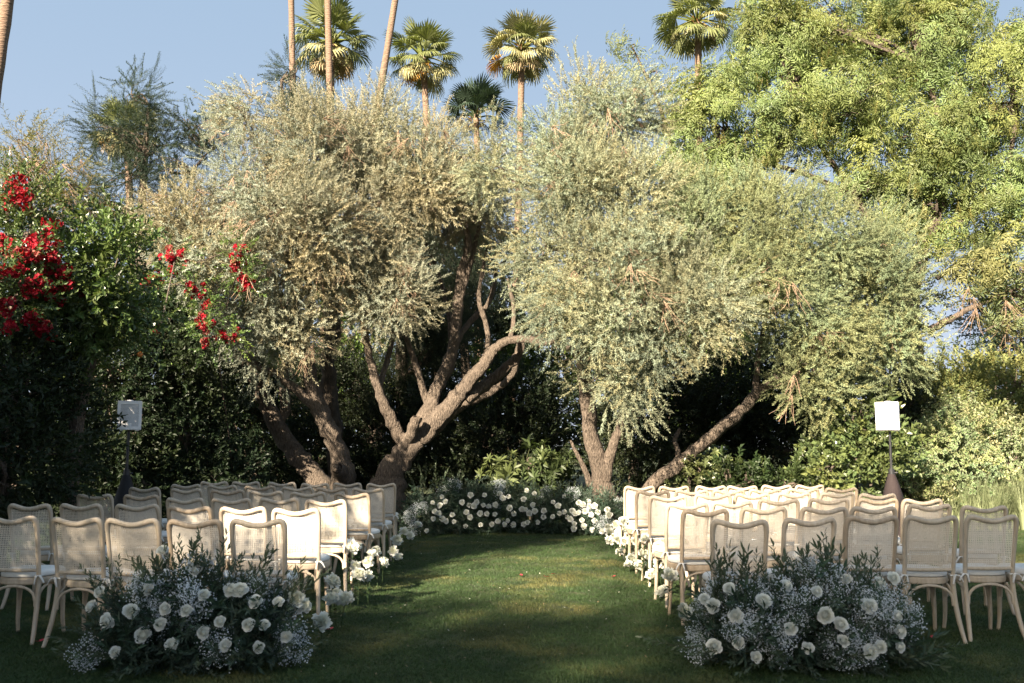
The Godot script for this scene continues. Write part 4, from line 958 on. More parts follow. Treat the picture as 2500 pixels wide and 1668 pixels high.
# ---------------------------------------------------------------- speakers
func speaker(at: Vector3, turn: float, tip: float, label: String, stand_label: String, skirt: Material) -> void:
	var t := thing("loudspeaker", label, "loudspeaker", at, turn, "white loudspeakers on stands")
	t.rotation.x = tip
	var mb := MB.new()
	var w := 0.15
	var h := 0.19
	var d := 0.25
	# rounded box, narrower at the back
	var ol := []
	for q in [[-w, 0.0], [-w * 0.96, d * 0.35], [-w * 0.7, d], [w * 0.7, d], [w * 0.96, d * 0.35], [w, 0.0]]:
		ol.append(Vector2(q[0], -q[1]))
	var rounded := []
	for k in ol.size():
		var a: Vector2 = ol[(k + ol.size() - 1) % ol.size()]
		var b: Vector2 = ol[k]
		var c: Vector2 = ol[(k + 1) % ol.size()]
		for e in [0.0, 0.5, 1.0]:
			var p := b + (a - b).normalized() * 0.012
			var q := b + (c - b).normalized() * 0.012
			rounded.append(p.lerp(b, e * 0.6).lerp(b.lerp(q, e), e))
	var shift := []
	for p in rounded:
		shift.append(p + Vector2(0, d * 0.5))
	slab(mb, shift, [[0.012, -h, -1.2], [0.0, -h + 0.012, -0.1], [0.0, h - 0.012, 0.1], [0.012, h, 1.2]], 0.0, Color.WHITE)
	var F := Vector3(0, 0, d * 0.5)
	part("cabinet", mb.mesh(), M.white_box, t)
	# front rim, with chamfered inner corners round the grille
	mb = MB.new()
	var inner := []
	var outer := []
	for q in [[-1, -1, 0], [1, -1, 0], [1, 1, 0], [-1, 1, 0]]:
		var cx: float = q[0] * (w - 0.017)
		var cy: float = q[1] * (h - 0.022)
		var first: bool = q[0] * q[1] > 0
		var pa := Vector2(cx - q[0] * 0.022, cy)
		var pb := Vector2(cx, cy - q[1] * 0.022)
		for p in ([pb, pa] if not first else [pa, pb]):
			inner.append(p)
			outer.append(Vector2(q[0] * (w - 0.002), q[1] * (h - 0.002)))
	for k in 8:
		var a: Vector2 = inner[k]
		var b: Vector2 = inner[(k + 1) % 8]
		var c: Vector2 = outer[(k + 1) % 8]
		var e: Vector2 = outer[k]
		var i0 := mb.add(F + Vector3(a.x, a.y, 0.012), Vector3(0, 0, 1), Color.WHITE)
		mb.add(F + Vector3(b.x, b.y, 0.012), Vector3(0, 0, 1), Color.WHITE)
		mb.add(F + Vector3(c.x, c.y, 0.010), Vector3(0, 0, 1), Color.WHITE)
		mb.add(F + Vector3(e.x, e.y, 0.010), Vector3(0, 0, 1), Color.WHITE)
		mb.quad(i0, i0 + 1, i0 + 2, i0 + 3)
		for s in [[a, b, 0.012, -1.0], [e, c, 0.010, 1.0]]:
			var pa: Vector2 = s[0]
			var pb: Vector2 = s[1]
			if pa.distance_to(pb) < 0.001:
				continue
			var m2: Vector2 = (pa + pb).normalized() * float(s[3])
			var nn := Vector3(m2.x, m2.y, 0)
			var j0 := mb.add(F + Vector3(pa.x, pa.y, s[2]), nn, Color.WHITE)
			mb.add(F + Vector3(pb.x, pb.y, s[2]), nn, Color.WHITE)
			mb.add(F + Vector3(pb.x, pb.y, -0.004), nn, Color.WHITE)
			mb.add(F + Vector3(pa.x, pa.y, -0.004), nn, Color.WHITE)
			mb.quad(j0, j0 + 1, j0 + 2, j0 + 3)
	part("front_rim", mb.mesh(), M.white_box, t)
	mb = MB.new()
	var prev := -1
	for k in 9:   # grille bows out a little
		var x := lerpf(-w + 0.015, w - 0.015, k / 8.0)
		var z := 0.003 + 0.006 * (1 - pow(x / w, 2))
		var a := mb.add(F + Vector3(x, -h + 0.02, z), Vector3(x, 0, 1).normalized(), Color.WHITE, Vector2(x * 10, 0))
		mb.add(F + Vector3(x, h - 0.02, z), Vector3(x, 0, 1).normalized(), Color.WHITE, Vector2(x * 10, (h - 0.02) * 20))
		if prev >= 0:
			mb.quad(prev, a, a + 1, prev + 1)
		prev = a
	part("grille", mb.mesh(), M.grille, t)
	var bx := BoxMesh.new()
	bx.size = Vector3(0.04, 0.042, 0.006)
	part("badge", bx, M.white_box, t, Transform3D(Basis(), F + Vector3(0.004, -h + 0.062, 0.013)))
	bx = BoxMesh.new()
	bx.size = Vector3(0.05, 0.012, 0.10)
	for s in [-1.0, 1.0]:
		part("foot", bx, M.white_box, t, Transform3D(Basis(), Vector3(s * 0.10, -h - 0.008, 0.05)))
	mb = MB.new()
	tube(mb, smooth_path([Vector3(-0.04, h - 0.004, 0.02), Vector3(-0.03, h + 0.008, 0.02), Vector3(0.03, h + 0.008, 0.02), Vector3(0.04, h - 0.004, 0.02)], 3), [0.006, 0.006, 0.006, 0.006, 0.006, 0.006, 0.006, 0.006, 0.006, 0.006], 6, Color.WHITE)
	part("handle", mb.mesh(), M.white_box, t)
	# the stand below it
	var foot := Vector3(at.x, 0, at.z)
	var st := thing("speaker_stand", stand_label, "speaker stand", foot, turn, "black speaker stands")
	var top := at.y - h - 0.012
	mb = MB.new()
	tube(mb, [Vector3(0, 0.9, 0), Vector3(0, top, 0)], [0.0175, 0.0175], 12, Color.WHITE)
	part("pole", mb.mesh(), M.black, st)
	mb = MB.new()
	tube(mb, [Vector3(0, 1.03, 0), Vector3(0, 1.045, 0), Vector3(0, 1.12, 0), Vector3(0, 1.135, 0)], [0.036, 0.043, 0.040, 0.03], 14, Color.WHITE)
	tube(mb, [Vector3(0.03, 1.08, 0), Vector3(0.075, 1.08, 0)], [0.009, 0.014], 8, Color.WHITE)
	part("collar", mb.mesh(), M.black, st)
	mb = MB.new()
	var ang := []
	for k in 49:
		ang.append(TAU * k / 48.0)
	for i in 9:
		var f := i / 8.0
		for k in 49:
			var a: float = ang[k]
			var tri := 0.72 + 0.28 * cos(3.0 * (a - PI / 2))
			var rr := lerpf(0.046, 0.36, pow(f, 0.95)) * lerpf(1.0, tri, f)
			rr *= 1.0 + f * 0.07 * sin(a * 9.0 + 0.7) + f * 0.02 * sin(a * 17.0)
			mb.add(Vector3(cos(a) * rr, lerpf(1.06, 0.01, f), sin(a) * rr), Vector3(cos(a), 0.25, sin(a)).normalized(), Color.WHITE, Vector2(a, f))
	for i in 8:
		for k in 48:
			var q := i * 49 + k
			mb.quad(q, q + 1, q + 50, q + 49)
	part("fabric_skirt", mb.mesh(), skirt, st)

# ---------------------------------------------------------------- trees, hedges, palms, grass
func skeleton(t: Node3D, limbs: Array, m: Material, rooted := true) -> Array:
	var skel := []
	for k in limbs.size():
		var pts: Array = limbs[k][0].duplicate()
		var rad: Array = limbs[k][1].duplicate()
		if k == 0 and rooted:
			var p: Vector3 = pts[0]
			pts.push_front(Vector3(p.x, -0.08, p.z))
			pts.insert(1, Vector3(p.x, 0.10, p.z).lerp(p, 0.25))
			rad.push_front(rad[0] * 1.25)
			rad.push_front(rad[1] * 1.6)
		limb(t, "trunk" if k == 0 else "limb", pts, rad, m, 20 if k == 0 else 12, 0.035, 0.22 if k == 0 else 0.16)
		skel.append_array(smooth_path(pts, 2).slice(maxi(2, pts.size() - 2)))
	return skel

func tree(called: String, label: String, category: String, limbs: Array, blobs: Array, o: Dictionary) -> Node3D:
	var base := Vector3(blobs[0][0], 0, blobs[0][2])
	if limbs.size():
		base = Vector3(limbs[0][0][0].x, 0, limbs[0][0][0].z)
	var t := thing(called, label, category, base, 0.0, o.get("group", ""))
	var cl := clumps(blobs, o.rc, o.get("cover", 1.0), o.get("inner", 0.25))
	var skel := []
	if limbs.size():
		skel = skeleton(t, limbs, o.get("bark", M.bark))
	else:   # a bush: a few stems from the ground
		for k in mini(5, blobs.size() + 1):
			var b: Array = blobs[k % blobs.size()]
			var foot := Vector3(base.x + R.randf_range(-0.25, 0.25), -0.05, base.z + R.randf_range(-0.2, 0.2))
			var hub := Vector3(b[0], b[1], b[2])
			var mid := foot.lerp(hub, 0.5) + Vector3(R.randf_range(-0.15, 0.15), 0.1, R.randf_range(-0.15, 0.15))
			limb(t, "stem", [foot, mid, hub], [o.get("stem", 0.03), o.get("stem", 0.03) * 0.7, o.get("stem", 0.03) * 0.35], o.get("bark", M.bark), 6)
			skel.append(mid)
			skel.append(hub)
	branchlets(t, cl, skel, o.get("bark", M.bark), o.get("share", 0.7), o.get("thick", 0.03))
	foliage(t, "foliage", o.leaves, o.get("mat", M.leaf), cl, o.rc, o.per, o.color, o.get("spread", 0.22), o.get("pull", Vector3(0, 0.15, 0)), o.get("size", 1.0), o.get("outward", 0.7))
	if o.has("shoots"):   # young upright shoots along the skyline and faces
		var xs := [[], []]
		var cs := [[], []]
		for q in cl:
			if q[1].y > 0.25 and R.randf() < o.shoots:
				var up: Vector3 = (Vector3.UP + q[1] * 0.35 + rv() * 0.25).normalized()
				var ln := R.randf_range(0.35, 0.85)
				var start: Vector3 = q[0] + up * o.rc * 0.4 + rv() * 0.15
				for e in 9:
					var f := e / 8.0
					var d := (up + rv() * 0.35).normalized()
					var g := R.randf_range(0.9, 1.3)
					var z := R.randi() % 2
					xs[z].append(aim(start + up * ln * f + rv() * 0.05 * (1.0 - f) - base, d, R.randf() * TAU, R.randf_range(0.7, 1.0)))
					cs[z].append(Color(o.color.r * g, o.color.g * g, o.color.b * g))
		for z in 2:
			copies("shoots", o.leaves[z], o.get("mat", M.leaf), t, xs[z], cs[z])
	if o.has("bare"):   # dead hanging twigs low on the masses
		var xf := []
		var cols := []
		for q in cl:
			if R.randf() < o.bare:
				for e in 3:
					var d: Vector3 = (Vector3.DOWN * 0.9 + q[1] * 0.5 + rv() * 0.6).normalized()
					xf.append(aim(q[0] + rv() * 0.25 + q[1] * o.rc * 0.4 - base, d, R.randf() * TAU, R.randf_range(0.7, 1.3)))
					var g := R.randf_range(0.7, 1.2)
					cols.append(Color(0.36 * g, 0.25 * g, 0.17 * g))
		copies("bare_twigs", o.bare_mesh, M.twig, t, xf, cols)
	return t

func frond_mesh(pet: float, blade: float, segs: int, droop: float, split: float) -> ArrayMesh:
	var mb := MB.new()
	mb.flat = true
	tube(mb, [Vector3.ZERO, Vector3(0, pet * 0.5, 0.04 * pet), Vector3(0, pet, 0)], [0.03, 0.02, 0.014], 4, Color(0.8, 0.85, 0.5))
	var h := Vector3(0, pet, 0)
	for k in segs:
		var a := lerpf(-2.0, 2.0, (k + 0.5) / segs) + R.randf_range(-0.03, 0.03)
		var d := Vector3(sin(a), cos(a), 0)
		var s := Vector3(cos(a), -sin(a), 0)
		var ln := blade * lerpf(1.0, 0.62, absf(a) / 2.0) * R.randf_range(0.88, 1.08)
		var hw := ln * 4.0 / segs * split * 0.30
		var fold := 0.03 * (1.0 if k % 2 == 0 else -1.0)
		var b := h + d * ln * 0.5 - Vector3(0, 0, droop * 0.12 * ln)
		var tip := h + d * ln * lerpf(0.96, 0.8, droop) - Vector3(0, 0, droop * R.randf_range(0.35, 0.75) * ln)
		var g := R.randf_range(0.75, 1.2)
		var col := Color(g, g, g)
		var i0 := mb.add(h, Vector3.BACK, col)
		mb.add(b + s * hw + Vector3(0, 0, fold * ln), Vector3.BACK, col)
		mb.add(b - s * hw, Vector3.BACK, col)
		mb.add(h + d * ln * 0.78 + s * hw * 0.45 - Vector3(0, 0, droop * 0.34 * ln), Vector3.BACK, col)
		mb.add(h + d * ln * 0.78 - s * hw * 0.45 - Vector3(0, 0, droop * 0.34 * ln), Vector3.BACK, col)
		mb.add(tip, Vector3.BACK, col)
		mb.tri(i0, i0 + 1, i0 + 2)
		mb.quad(i0 + 1, i0 + 3, i0 + 4, i0 + 2)
		mb.tri(i0 + 3, i0 + 5, i0 + 4)
	return mb.mesh()

func palms() -> void:
	var up := [frond_mesh(0.5, 0.62, 26, 0.25, 1.0), frond_mesh(0.5, 0.62, 26, 0.4, 1.0)]
	var hang := [frond_mesh(0.5, 0.62, 26, 0.9, 0.8), frond_mesh(0.55, 0.55, 24, 1.1, 0.8)]
	for q in PALMS:
		var foot: Vector3 = q[0]
		var hub: Vector3 = q[1]
		var size: float = q[2]
		var t := thing("fan_palm", q[5], "palm tree", foot, 0.0, "tall fan palms behind the garden")
		var pts := []
		var rad := []
		var cnt := 30
		for k in cnt + 1:
			var f := float(k) / cnt
			pts.append((hub - foot) * f + Vector3(sin(f * 3.0) * 0.12, 0, 0))
			rad.append(q[3] * lerpf(1.0, 0.72, f) * (1.0 + 0.05 * (k % 2)))
		var mb := MB.new()
		tube(mb, pts, rad, 14, Color.WHITE, 0.05)
		part("trunk", mb.mesh(), M.palm_bark, t)
		mb = MB.new()
		var top := hub - foot
		for k in 26:
			var a := k * 2.4
			var y := -R.randf() * 0.9
			var p := top + Vector3(cos(a) * q[3] * 0.85, y, sin(a) * q[3] * 0.85)
			var d := Vector3(cos(a), 0.7, sin(a)).normalized()
			leaf(mb, p, d, side_of(d), 0.35, 0.1, 0.1, 0.2, Color(0.55, 0.3, 0.12) * R.randf_range(0.5, 1.1))
		part("leaf_stubs", mb.mesh(), M.frond_plain, t)
		var tone: int = q[4]
		var n := 42 if tone != 3 else 30
		for k in n:
			var f := (k + 0.5) / n
			var az := k * 2.39996 + R.randf_range(-0.2, 0.2)
			var pol := lerpf(0.12, 2.5, pow(f, 0.72)) + R.randf_range(-0.1, 0.1)
			if tone == 3:
				pol = lerpf(0.1, 1.7, f)
			var d := Vector3(sin(pol) * cos(az), cos(pol), sin(pol) * sin(az))
			var z := (Vector3.UP - d * d.y).normalized()
			if z.length() < 0.5:
				z = Vector3(cos(az), 0, sin(az))
			z = z.rotated(d, R.randf_range(-0.5, 0.5))
			var s := size * R.randf_range(0.88, 1.08) * (0.85 if pol > 2.1 else 1.0)
			var bas := Basis(d.cross(z) * s, d * s, z * s)
			var mat: Material = M.frond
			if tone == 3:
				mat = M.frond_dark
			elif pol > 2.25 and R.randf() < 0.35:
				mat = M.frond_dead
			elif tone == 2 and R.randf() < 0.45 or pol > 1.7 and R.randf() < 0.5:
				mat = M.frond_pale
			if tone == 1 and k in [n - 2, n - 9]:
				mat = M.frond_orange
			if tone == 2 and k == n - 12:
				mat = M.frond_orange
			part("frond", (up if pol < 1.15 else hang)[R.randi() % 2], mat, t, Transform3D(bas, top + Vector3(0, R.randf_range(-0.35, 0.1), 0) + d * q[3] * 0.5))

func lawn() -> void:
	var pm := PlaneMesh.new()
	pm.size = Vector2(500, 500)
	var g := part("lawn_ground", pm, M.lawn, self)
	tag(g, "mown green lawn between the chairs and under the trees", "lawn", "", "structure")
	var tuft := []
	for v in 3:
		var mb := MB.new()
		mb.flat = true
		for k in 26:
			var a := R.randf() * TAU
			var p := Vector3(R.randf_range(-0.07, 0.07), -0.004, R.randf_range(-0.07, 0.07))
			var d := (Vector3.UP + Vector3(cos(a), 0, sin(a)) * R.randf_range(0.2, 0.9)).normalized()
			var s := d.cross(Vector3(cos(a + 0.5), 0, sin(a + 0.5))).normalized()
			var h := R.randf_range(0.018, 0.036)
			var w := R.randf_range(0.0022, 0.0036)
			var gg := R.randf_range(0.7, 1.3)
			var col := Color(gg * R.randf_range(0.9, 1.25), gg, gg * 0.9)
			var i0 := mb.add(p - s * w * 0.5, d, col)
			mb.add(p + s * w * 0.5, d, col)
			mb.add(p + d * h * 0.6 + s * w * 0.4, d, col)
			mb.add(p + d * h * 0.6 - s * w * 0.4, d, col)
			mb.add(p + d * h + Vector3(cos(a), -0.3, sin(a)) * h * 0.3, d, col)
			mb.quad(i0, i0 + 1, i0 + 2, i0 + 3)
			mb.tri(i0 + 3, i0 + 2, i0 + 4)
		tuft.append(mb.mesh())
	var xf := [[], [], []]
	var cols := [[], [], []]
	var n := FastNoiseLite.new()
	n.seed = 5
	n.frequency = 0.55
	for k in 62000:
		var z := -lerpf(4.9, 18.5, pow(R.randf(), 1.35))
		var x := R.randf_range(-1, 1) * (-z * 0.62 + 0.5)
		var v := n.get_noise_2d(x, z)
		var w := n.get_noise_2d(x * 4.0 + 40.0, z * 4.0)
		var h := k % 3
		var s := R.randf_range(0.8, 1.25) * (1.0 + 0.25 * w)
		xf[h].append(Transform3D(Basis(Vector3.UP, R.randf() * TAU).scaled(Vector3(s, s * R.randf_range(0.7, 1.15), s)), Vector3(x, 0, z)))
		var dry := clampf(v * 0.9 + w * 0.45 - 0.12, 0, 0.6)
		var gg := R.randf_range(0.85, 1.15) * (1.0 + 0.3 * w)
		cols[h].append(Color(lerpf(0.045, 0.25, dry) * gg, lerpf(0.082, 0.21, dry) * gg, lerpf(0.028, 0.085, dry) * gg))
	var t := thing("grass", "short mown grass blades covering the whole lawn", "grass", Vector3.ZERO)
	t.set_meta("kind", "stuff")
	for h in 3:
		copies("blades", tuft[h], M.grass, t, xf[h], cols[h])

func litter() -> void:   # specks of fallen petal and dry leaf
	var mb := MB.new()
	mb.flat = true
	leaf(mb, Vector3.ZERO, Vector3(1, 0.1, 0).normalized(), Vector3(0, 0, 1), 0.022, 0.013, 0.15, -0.2, Color.WHITE)
	var m := mb.mesh()
	var xf := []
	var cols := []
	for k in 420:
		var z := -lerpf(5.3, 14.5, R.randf())
		var x := R.randf_range(-1.6, 1.6) if R.randf() < 0.75 else R.randf_range(-0.55, 0.55) * -z
		var g := R.randf_range(0.7, 1.1)
		xf.append(Transform3D(Basis.from_euler(Vector3(R.randf_range(-0.4, 0.4), R.randf() * TAU, R.randf_range(-0.4, 0.4))) * R.randf_range(0.6, 1.2), Vector3(x, 0.026, z)))
		cols.append(Color(0.6, 0.58, 0.5) * g if R.randf() < 0.25 else Color(0.20 * g, 0.15 * g, 0.08 * g))
	var t := thing("leaf_litter", "scattered dry leaves and petal specks on the lawn", "leaf litter")
	t.set_meta("kind", "stuff")
	copies("specks", m, M.leaf, t, xf, cols)

func reeds() -> void:
	var t := thing("ornamental_grass", "tall pale ornamental grass clump before the variegated shrubs on the right", "grass clump", Vector3(8.55, 0, -16.0))
	var mb := MB.new()
	mb.flat = true
	for k in 22:
		var a := R.randf() * TAU
		var out := Vector3(cos(a), 0, sin(a))
		var lean := R.randf_range(0.1, 0.5)
		var h := R.randf_range(0.6, 1.0)
		var s := out.cross(Vector3.UP)
		var w := 0.007
		var gg := R.randf_range(0.8, 1.2)
		var col := Color(gg, gg, gg)
		var prev := -1
		for e in 4:
			var f := e / 3.0
			var p := out * (0.02 + lean * f * f * h) + Vector3.UP * h * (f - 0.2 * lean * f * f)
			var i0 := mb.add(p - s * w * (1.0 - f * 0.9), Vector3.UP, col)
			mb.add(p + s * w * (1.0 - f * 0.9), Vector3.UP, col)
			if prev >= 0:
				mb.quad(prev, prev + 1, i0 + 1, i0)
			prev = i0
	var m := mb.mesh()
	var xf := []
	var cols := []
	for k in 90:
		var a := R.randf() * TAU
		var r := sqrt(R.randf()) * 0.95
		xf.append(Transform3D(Basis(Vector3.UP, R.randf() * TAU).scaled(Vector3.ONE * R.randf_range(0.8, 1.25)), Vector3(cos(a) * r, -0.01, sin(a) * r * 0.5)))
		var g := R.randf_range(0.8, 1.2)
		cols.append(Color(0.21 * g, 0.24 * g, 0.13 * g))
	copies("blades", m, M.leaf, t, xf, cols)

func garden() -> void:
	var olive := [twig_mesh(0.24, 18, 0.048, 0.0108, 0.85, 0.5, false, 0.22, 0.1, 0.0011), twig_mesh(0.30, 21, 0.045, 0.010, 0.75, 0.5, false, 0.22, 0.1, 0.0011)]
	var olive_fat := [twig_mesh(0.20, 16, 0.044, 0.0135, 0.95, 0.5, false, 0.15, 0.1, 0.0011), twig_mesh(0.25, 18, 0.042, 0.0125, 0.85, 0.5, false, 0.15, 0.1, 0.0011)]
	var bare := bare_mesh(0.45, 7)
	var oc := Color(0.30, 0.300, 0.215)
	var O := {"rc": 0.46, "per": 96, "cover": 1.35, "inner": 0.3, "leaves": olive, "mat": M.leaf_olive, "color": oc, "pull": Vector3(0, 0.1, 0), "thick": 0.028, "bare": 0.3, "bare_mesh": bare, "spread": 0.24, "shoots": 0.35, "group": "old olive trees behind the altar"}
	tree("olive_tree", "olive tree with the sunlit knotted trunk leaning left", "olive tree", L_OLIVE_A, OLIVE_A, O)
	tree("olive_tree", "thick many-limbed olive tree in the middle, trunk leaning right", "olive tree", L_OLIVE_B, OLIVE_B, O)
	O.bare = 0.2
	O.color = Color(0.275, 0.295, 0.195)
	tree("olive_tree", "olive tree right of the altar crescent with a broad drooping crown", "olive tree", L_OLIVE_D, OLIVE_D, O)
	O.leaves = olive_fat
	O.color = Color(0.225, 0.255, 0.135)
	O.bare = 0.1
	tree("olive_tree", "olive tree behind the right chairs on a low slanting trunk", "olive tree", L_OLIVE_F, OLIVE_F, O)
	O.leaves = olive
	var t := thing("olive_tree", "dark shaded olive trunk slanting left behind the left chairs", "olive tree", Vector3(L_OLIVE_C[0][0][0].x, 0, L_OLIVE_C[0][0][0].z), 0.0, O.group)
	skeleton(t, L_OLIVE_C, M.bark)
	var crown := [[-5.1, 5.0, -15.9, 0.7, 0.6, 0.6], [-4.2, 5.6, -16.1, 0.7, 0.7, 0.6]]
	foliage(t, "foliage", olive, M.leaf_olive, clumps(crown, 0.42, 0.9), 0.42, 60, oc, 0.2, Vector3(0, 0.1, 0))
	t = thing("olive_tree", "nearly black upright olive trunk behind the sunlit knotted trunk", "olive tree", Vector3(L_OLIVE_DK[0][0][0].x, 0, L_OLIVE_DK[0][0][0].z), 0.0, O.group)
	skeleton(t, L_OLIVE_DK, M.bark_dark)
	crown = [[-3.2, 6.2, -17.4, 0.9, 0.7, 0.7], [-3.9, 5.4, -17.3, 0.6, 0.6, 0.6]]
	foliage(t, "foliage", olive, M.leaf_olive, clumps(crown, 0.42, 0.9), 0.42, 60, oc, 0.2, Vector3(0, 0.1, 0))
	# the big ash on the right
	var ash := [compound_mesh(5, 3, 0.10, 0.029, 0.22), compound_mesh(6, 3, 0.095, 0.026, 0.20)]
	tree("ash_tree", "big bright green ash tree filling the upper right", "tree", L_ASH, ASH, {"rc": 0.46, "per": 17, "cover": 1.05, "inner": 0.4, "leaves": ash, "color": Color(0.175, 0.215, 0.075), "pull": Vector3(0, 0.1, 0), "thick": 0.035, "spread": 0.25})
	var big_ash := get_child(-1)
	var seeds := strand_mesh(0.22, 26, 0.045, 0.014)
	var sx := []
	var sc := []
	for q in clumps(ASH, 0.42, 0.5, 0.1):
		if R.randf() < 0.5:
			for e in 3:
				sx.append(aim(q[0] + q[1] * 0.3 + rv() * 0.15 - big_ash.position, (Vector3.DOWN + rv() * 0.35).normalized(), R.randf() * TAU, R.randf_range(0.8, 1.4)))
				var g := R.randf_range(0.8, 1.15)
				sc.append(Color(0.30 * g, 0.29 * g, 0.11 * g))
	copies("seed_bunches", seeds, M.leaf, big_ash, sx, sc)
	tree("ash_tree", "thin airy pale branch tips of a young ash left of the big ash", "tree", [[[Vector3(4.2, 0, -20.2), Vector3(4.1, 5, -20.2), Vector3(3.6, 8.5, -20), Vector3(2.8, 10.6, -20)], [0.1, 0.08, 0.05, 0.015]]], ASH_LIGHT, {"rc": 0.5, "per": 12, "cover": 0.55, "inner": 0.3, "leaves": [compound_mesh(4, 3, 0.1, 0.022, 0.2)], "color": Color(0.2, 0.22, 0.09), "thick": 0.02, "share": 1.0})
	# dark feathery trees against the sky on the left
	var feather := [twig_mesh(0.34, 14, 0.06, 0.014, 0.55, 0.4, false, 0.0, 0.2), strand_mesh(0.4, 26, 0.06, 0.013)]
	var FE := {"rc": 0.45, "per": 32, "cover": 1.05, "inner": 0.3, "leaves": feather, "color": Color(0.035, 0.055, 0.035), "thick": 0.03, "share": 0.9, "pull": Vector3(0, 0.1, 0), "shoots": 0.5}
	tree("feathery_tree", "dark feathery tree against the sky above the left hedge", "tree", [[[Vector3(-9.2, 0, -22.3), Vector3(-9.2, 4, -22.3), Vector3(-9.3, 7, -22.1), Vector3(-9.2, 10.0, -22)], [0.2, 0.15, 0.1, 0.03]], [[Vector3(-9.2, 5.5, -22.2), Vector3(-8.6, 7.5, -22.2), Vector3(-7.8, 8.9, -22.4)], [0.08, 0.06, 0.02]]], FEATHER_A, FE)
	tree("feathery_tree", "dark feathery tree wrapped about the two left palm trunks", "tree", [[[Vector3(-5.9, 0, -24.2), Vector3(-6.0, 5, -24.2), Vector3(-6.1, 9, -24), Vector3(-6.4, 11.5, -24)], [0.18, 0.13, 0.08, 0.03]]], FEATHER_B, FE)
	# willowy shrub at the far left
	tree("willowy_shrub", "tan willowy shrub with long bare shoots at the far left", "shrub", [[[Vector3(-8.3, 0, -15.2), Vector3(-8.2, 3, -15.1), Vector3(-7.9, 5.8, -15)], [0.1, 0.07, 0.03]]], WILLOW, {"rc": 0.4, "per": 26, "cover": 0.8, "leaves": [strand_mesh(0.45, 22, 0.075, 0.011), twig_mesh(0.3, 9, 0.07, 0.011, 0.5, 0.3)], "color": Color(0.2, 0.18, 0.07), "bare": 0.8, "bare_mesh": bare, "share": 1.0, "thick": 0.018, "pull": Vector3(0, 0.1, 0)})
	# left side: bougainvillea, citrus, hedges
	var broad := [twig_mesh(0.2, 5, 0.085, 0.042, 0.9, 0.35, false, 0.0, 0.2), twig_mesh(0.22, 6, 0.075, 0.036, 0.8, 0.35, false, 0.0, 0.2)]
	var small := [twig_mesh(0.2, 7, 0.055, 0.026, 0.9, 0.4), twig_mesh(0.22, 8, 0.05, 0.024, 0.8, 0.4)]
	t = tree("bougainvillea", "red flowering bougainvillea over the left hedge", "bougainvillea", [], BOUGAINVILLEA, {"rc": 0.3, "per": 34, "cover": 1.2, "leaves": small, "mat": M.leaf_gloss, "color": Color(0.085, 0.125, 0.042), "stem": 0.05})
	blooms(t, BLOOMS_A)
	t = tree("citrus_tree", "leafy citrus tree with glossy leaves between bougainvillea and olive", "citrus tree", [[[Vector3(-5.3, 0, -11.0), Vector3(-5.3, 1.4, -11.0), Vector3(-5.0, 3.0, -10.8)], [0.09, 0.08, 0.05]], [[Vector3(-5.3, 1.4, -11.0), Vector3(-5.4, 2.6, -10.9)], [0.05, 0.03]]], CITRUS, {"rc": 0.3, "per": 30, "cover": 1.2, "leaves": broad, "mat": M.leaf_gloss, "color": Color(0.095, 0.135, 0.042), "thick": 0.02, "spread": 0.35})
	for p in [Vector3(-5.05, 2.47, -10.75), Vector3(-4.42, 2.52, -10.65)]:
		var sm := SphereMesh.new()
		sm.radius = 0.036
		sm.height = 0.07
		part("orange", sm, M.orange, t, Transform3D(Basis(), p - t.position))
	t = thing("bougainvillea", "trailing bougainvillea with small red sprays climbing the left olive crown", "bougainvillea", Vector3(-4.7, 0, -15.7))
	limb(t, "stem", [Vector3(-4.7, -0.05, -15.7), Vector3(-4.75, 1.6, -15.2), Vector3(-4.7, 3.0, -14.4), Vector3(-4.3, 4.2, -13.9)], [0.018, 0.014, 0.01, 0.006], M.bark_dark, 6)
	var chain := []
	for b in [11, 0, 1, 9, 4, 10, 5, 6, 12, 7]:
		chain.append(Vector3(BLOOMS_B[b][0], BLOOMS_B[b][1], BLOOMS_B[b][2] - 0.05))
	limb(t, "cane", chain, [0.012, 0.011, 0.010, 0.010, 0.009, 0.009, 0.008, 0.007, 0.006, 0.004], M.bark, 5)
	limb(t, "cane", [chain[3], Vector3(BLOOMS_B[8][0], BLOOMS_B[8][1], BLOOMS_B[8][2] - 0.05), Vector3(BLOOMS_B[3][0], BLOOMS_B[3][1], BLOOMS_B[3][2] - 0.05), Vector3(BLOOMS_B[2][0], BLOOMS_B[2][1], BLOOMS_B[2][2] - 0.05)], [0.009, 0.008, 0.007, 0.004], M.bark, 5)
	blooms(t, BLOOMS_B)
	var lv := []
	for b in BLOOMS_B:
		lv.append([b[0], b[1], b[2], b[3], b[3], b[3] * 0.7])
	foliage(t, "foliage", small, M.leaf_gloss, clumps(lv, 0.12, 1.1), 0.2, 6, Color(0.09, 0.14, 0.04), 0.2, Vector3.ZERO)
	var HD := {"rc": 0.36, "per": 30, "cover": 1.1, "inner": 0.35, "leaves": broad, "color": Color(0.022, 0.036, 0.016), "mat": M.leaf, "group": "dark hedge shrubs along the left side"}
	var hl := ["dark leafy hedge shrub at the left picture edge under the bougainvillea", "dark leafy hedge shrub just behind the left loudspeaker", "dark leafy hedge shrub between the left loudspeaker and the olives", "dark leafy hedge shrub behind the slanting dark olive trunk"]
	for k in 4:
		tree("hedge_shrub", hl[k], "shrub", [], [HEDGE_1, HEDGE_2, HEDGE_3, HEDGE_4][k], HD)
	# the hedge and trees beyond the frame that shade the lawn
	var tall := {"rc": 0.75, "per": 22, "cover": 1.15, "inner": 0.35, "leaves": ash, "color": Color(0.06, 0.085, 0.03), "size": 1.5, "group": "tall trees behind the lawn"}
	var near := tall.duplicate()
	near.per = 12
	near.rc = 0.6
	near.cover = 1.0
	near.group = "hedge trees beyond the left edge"
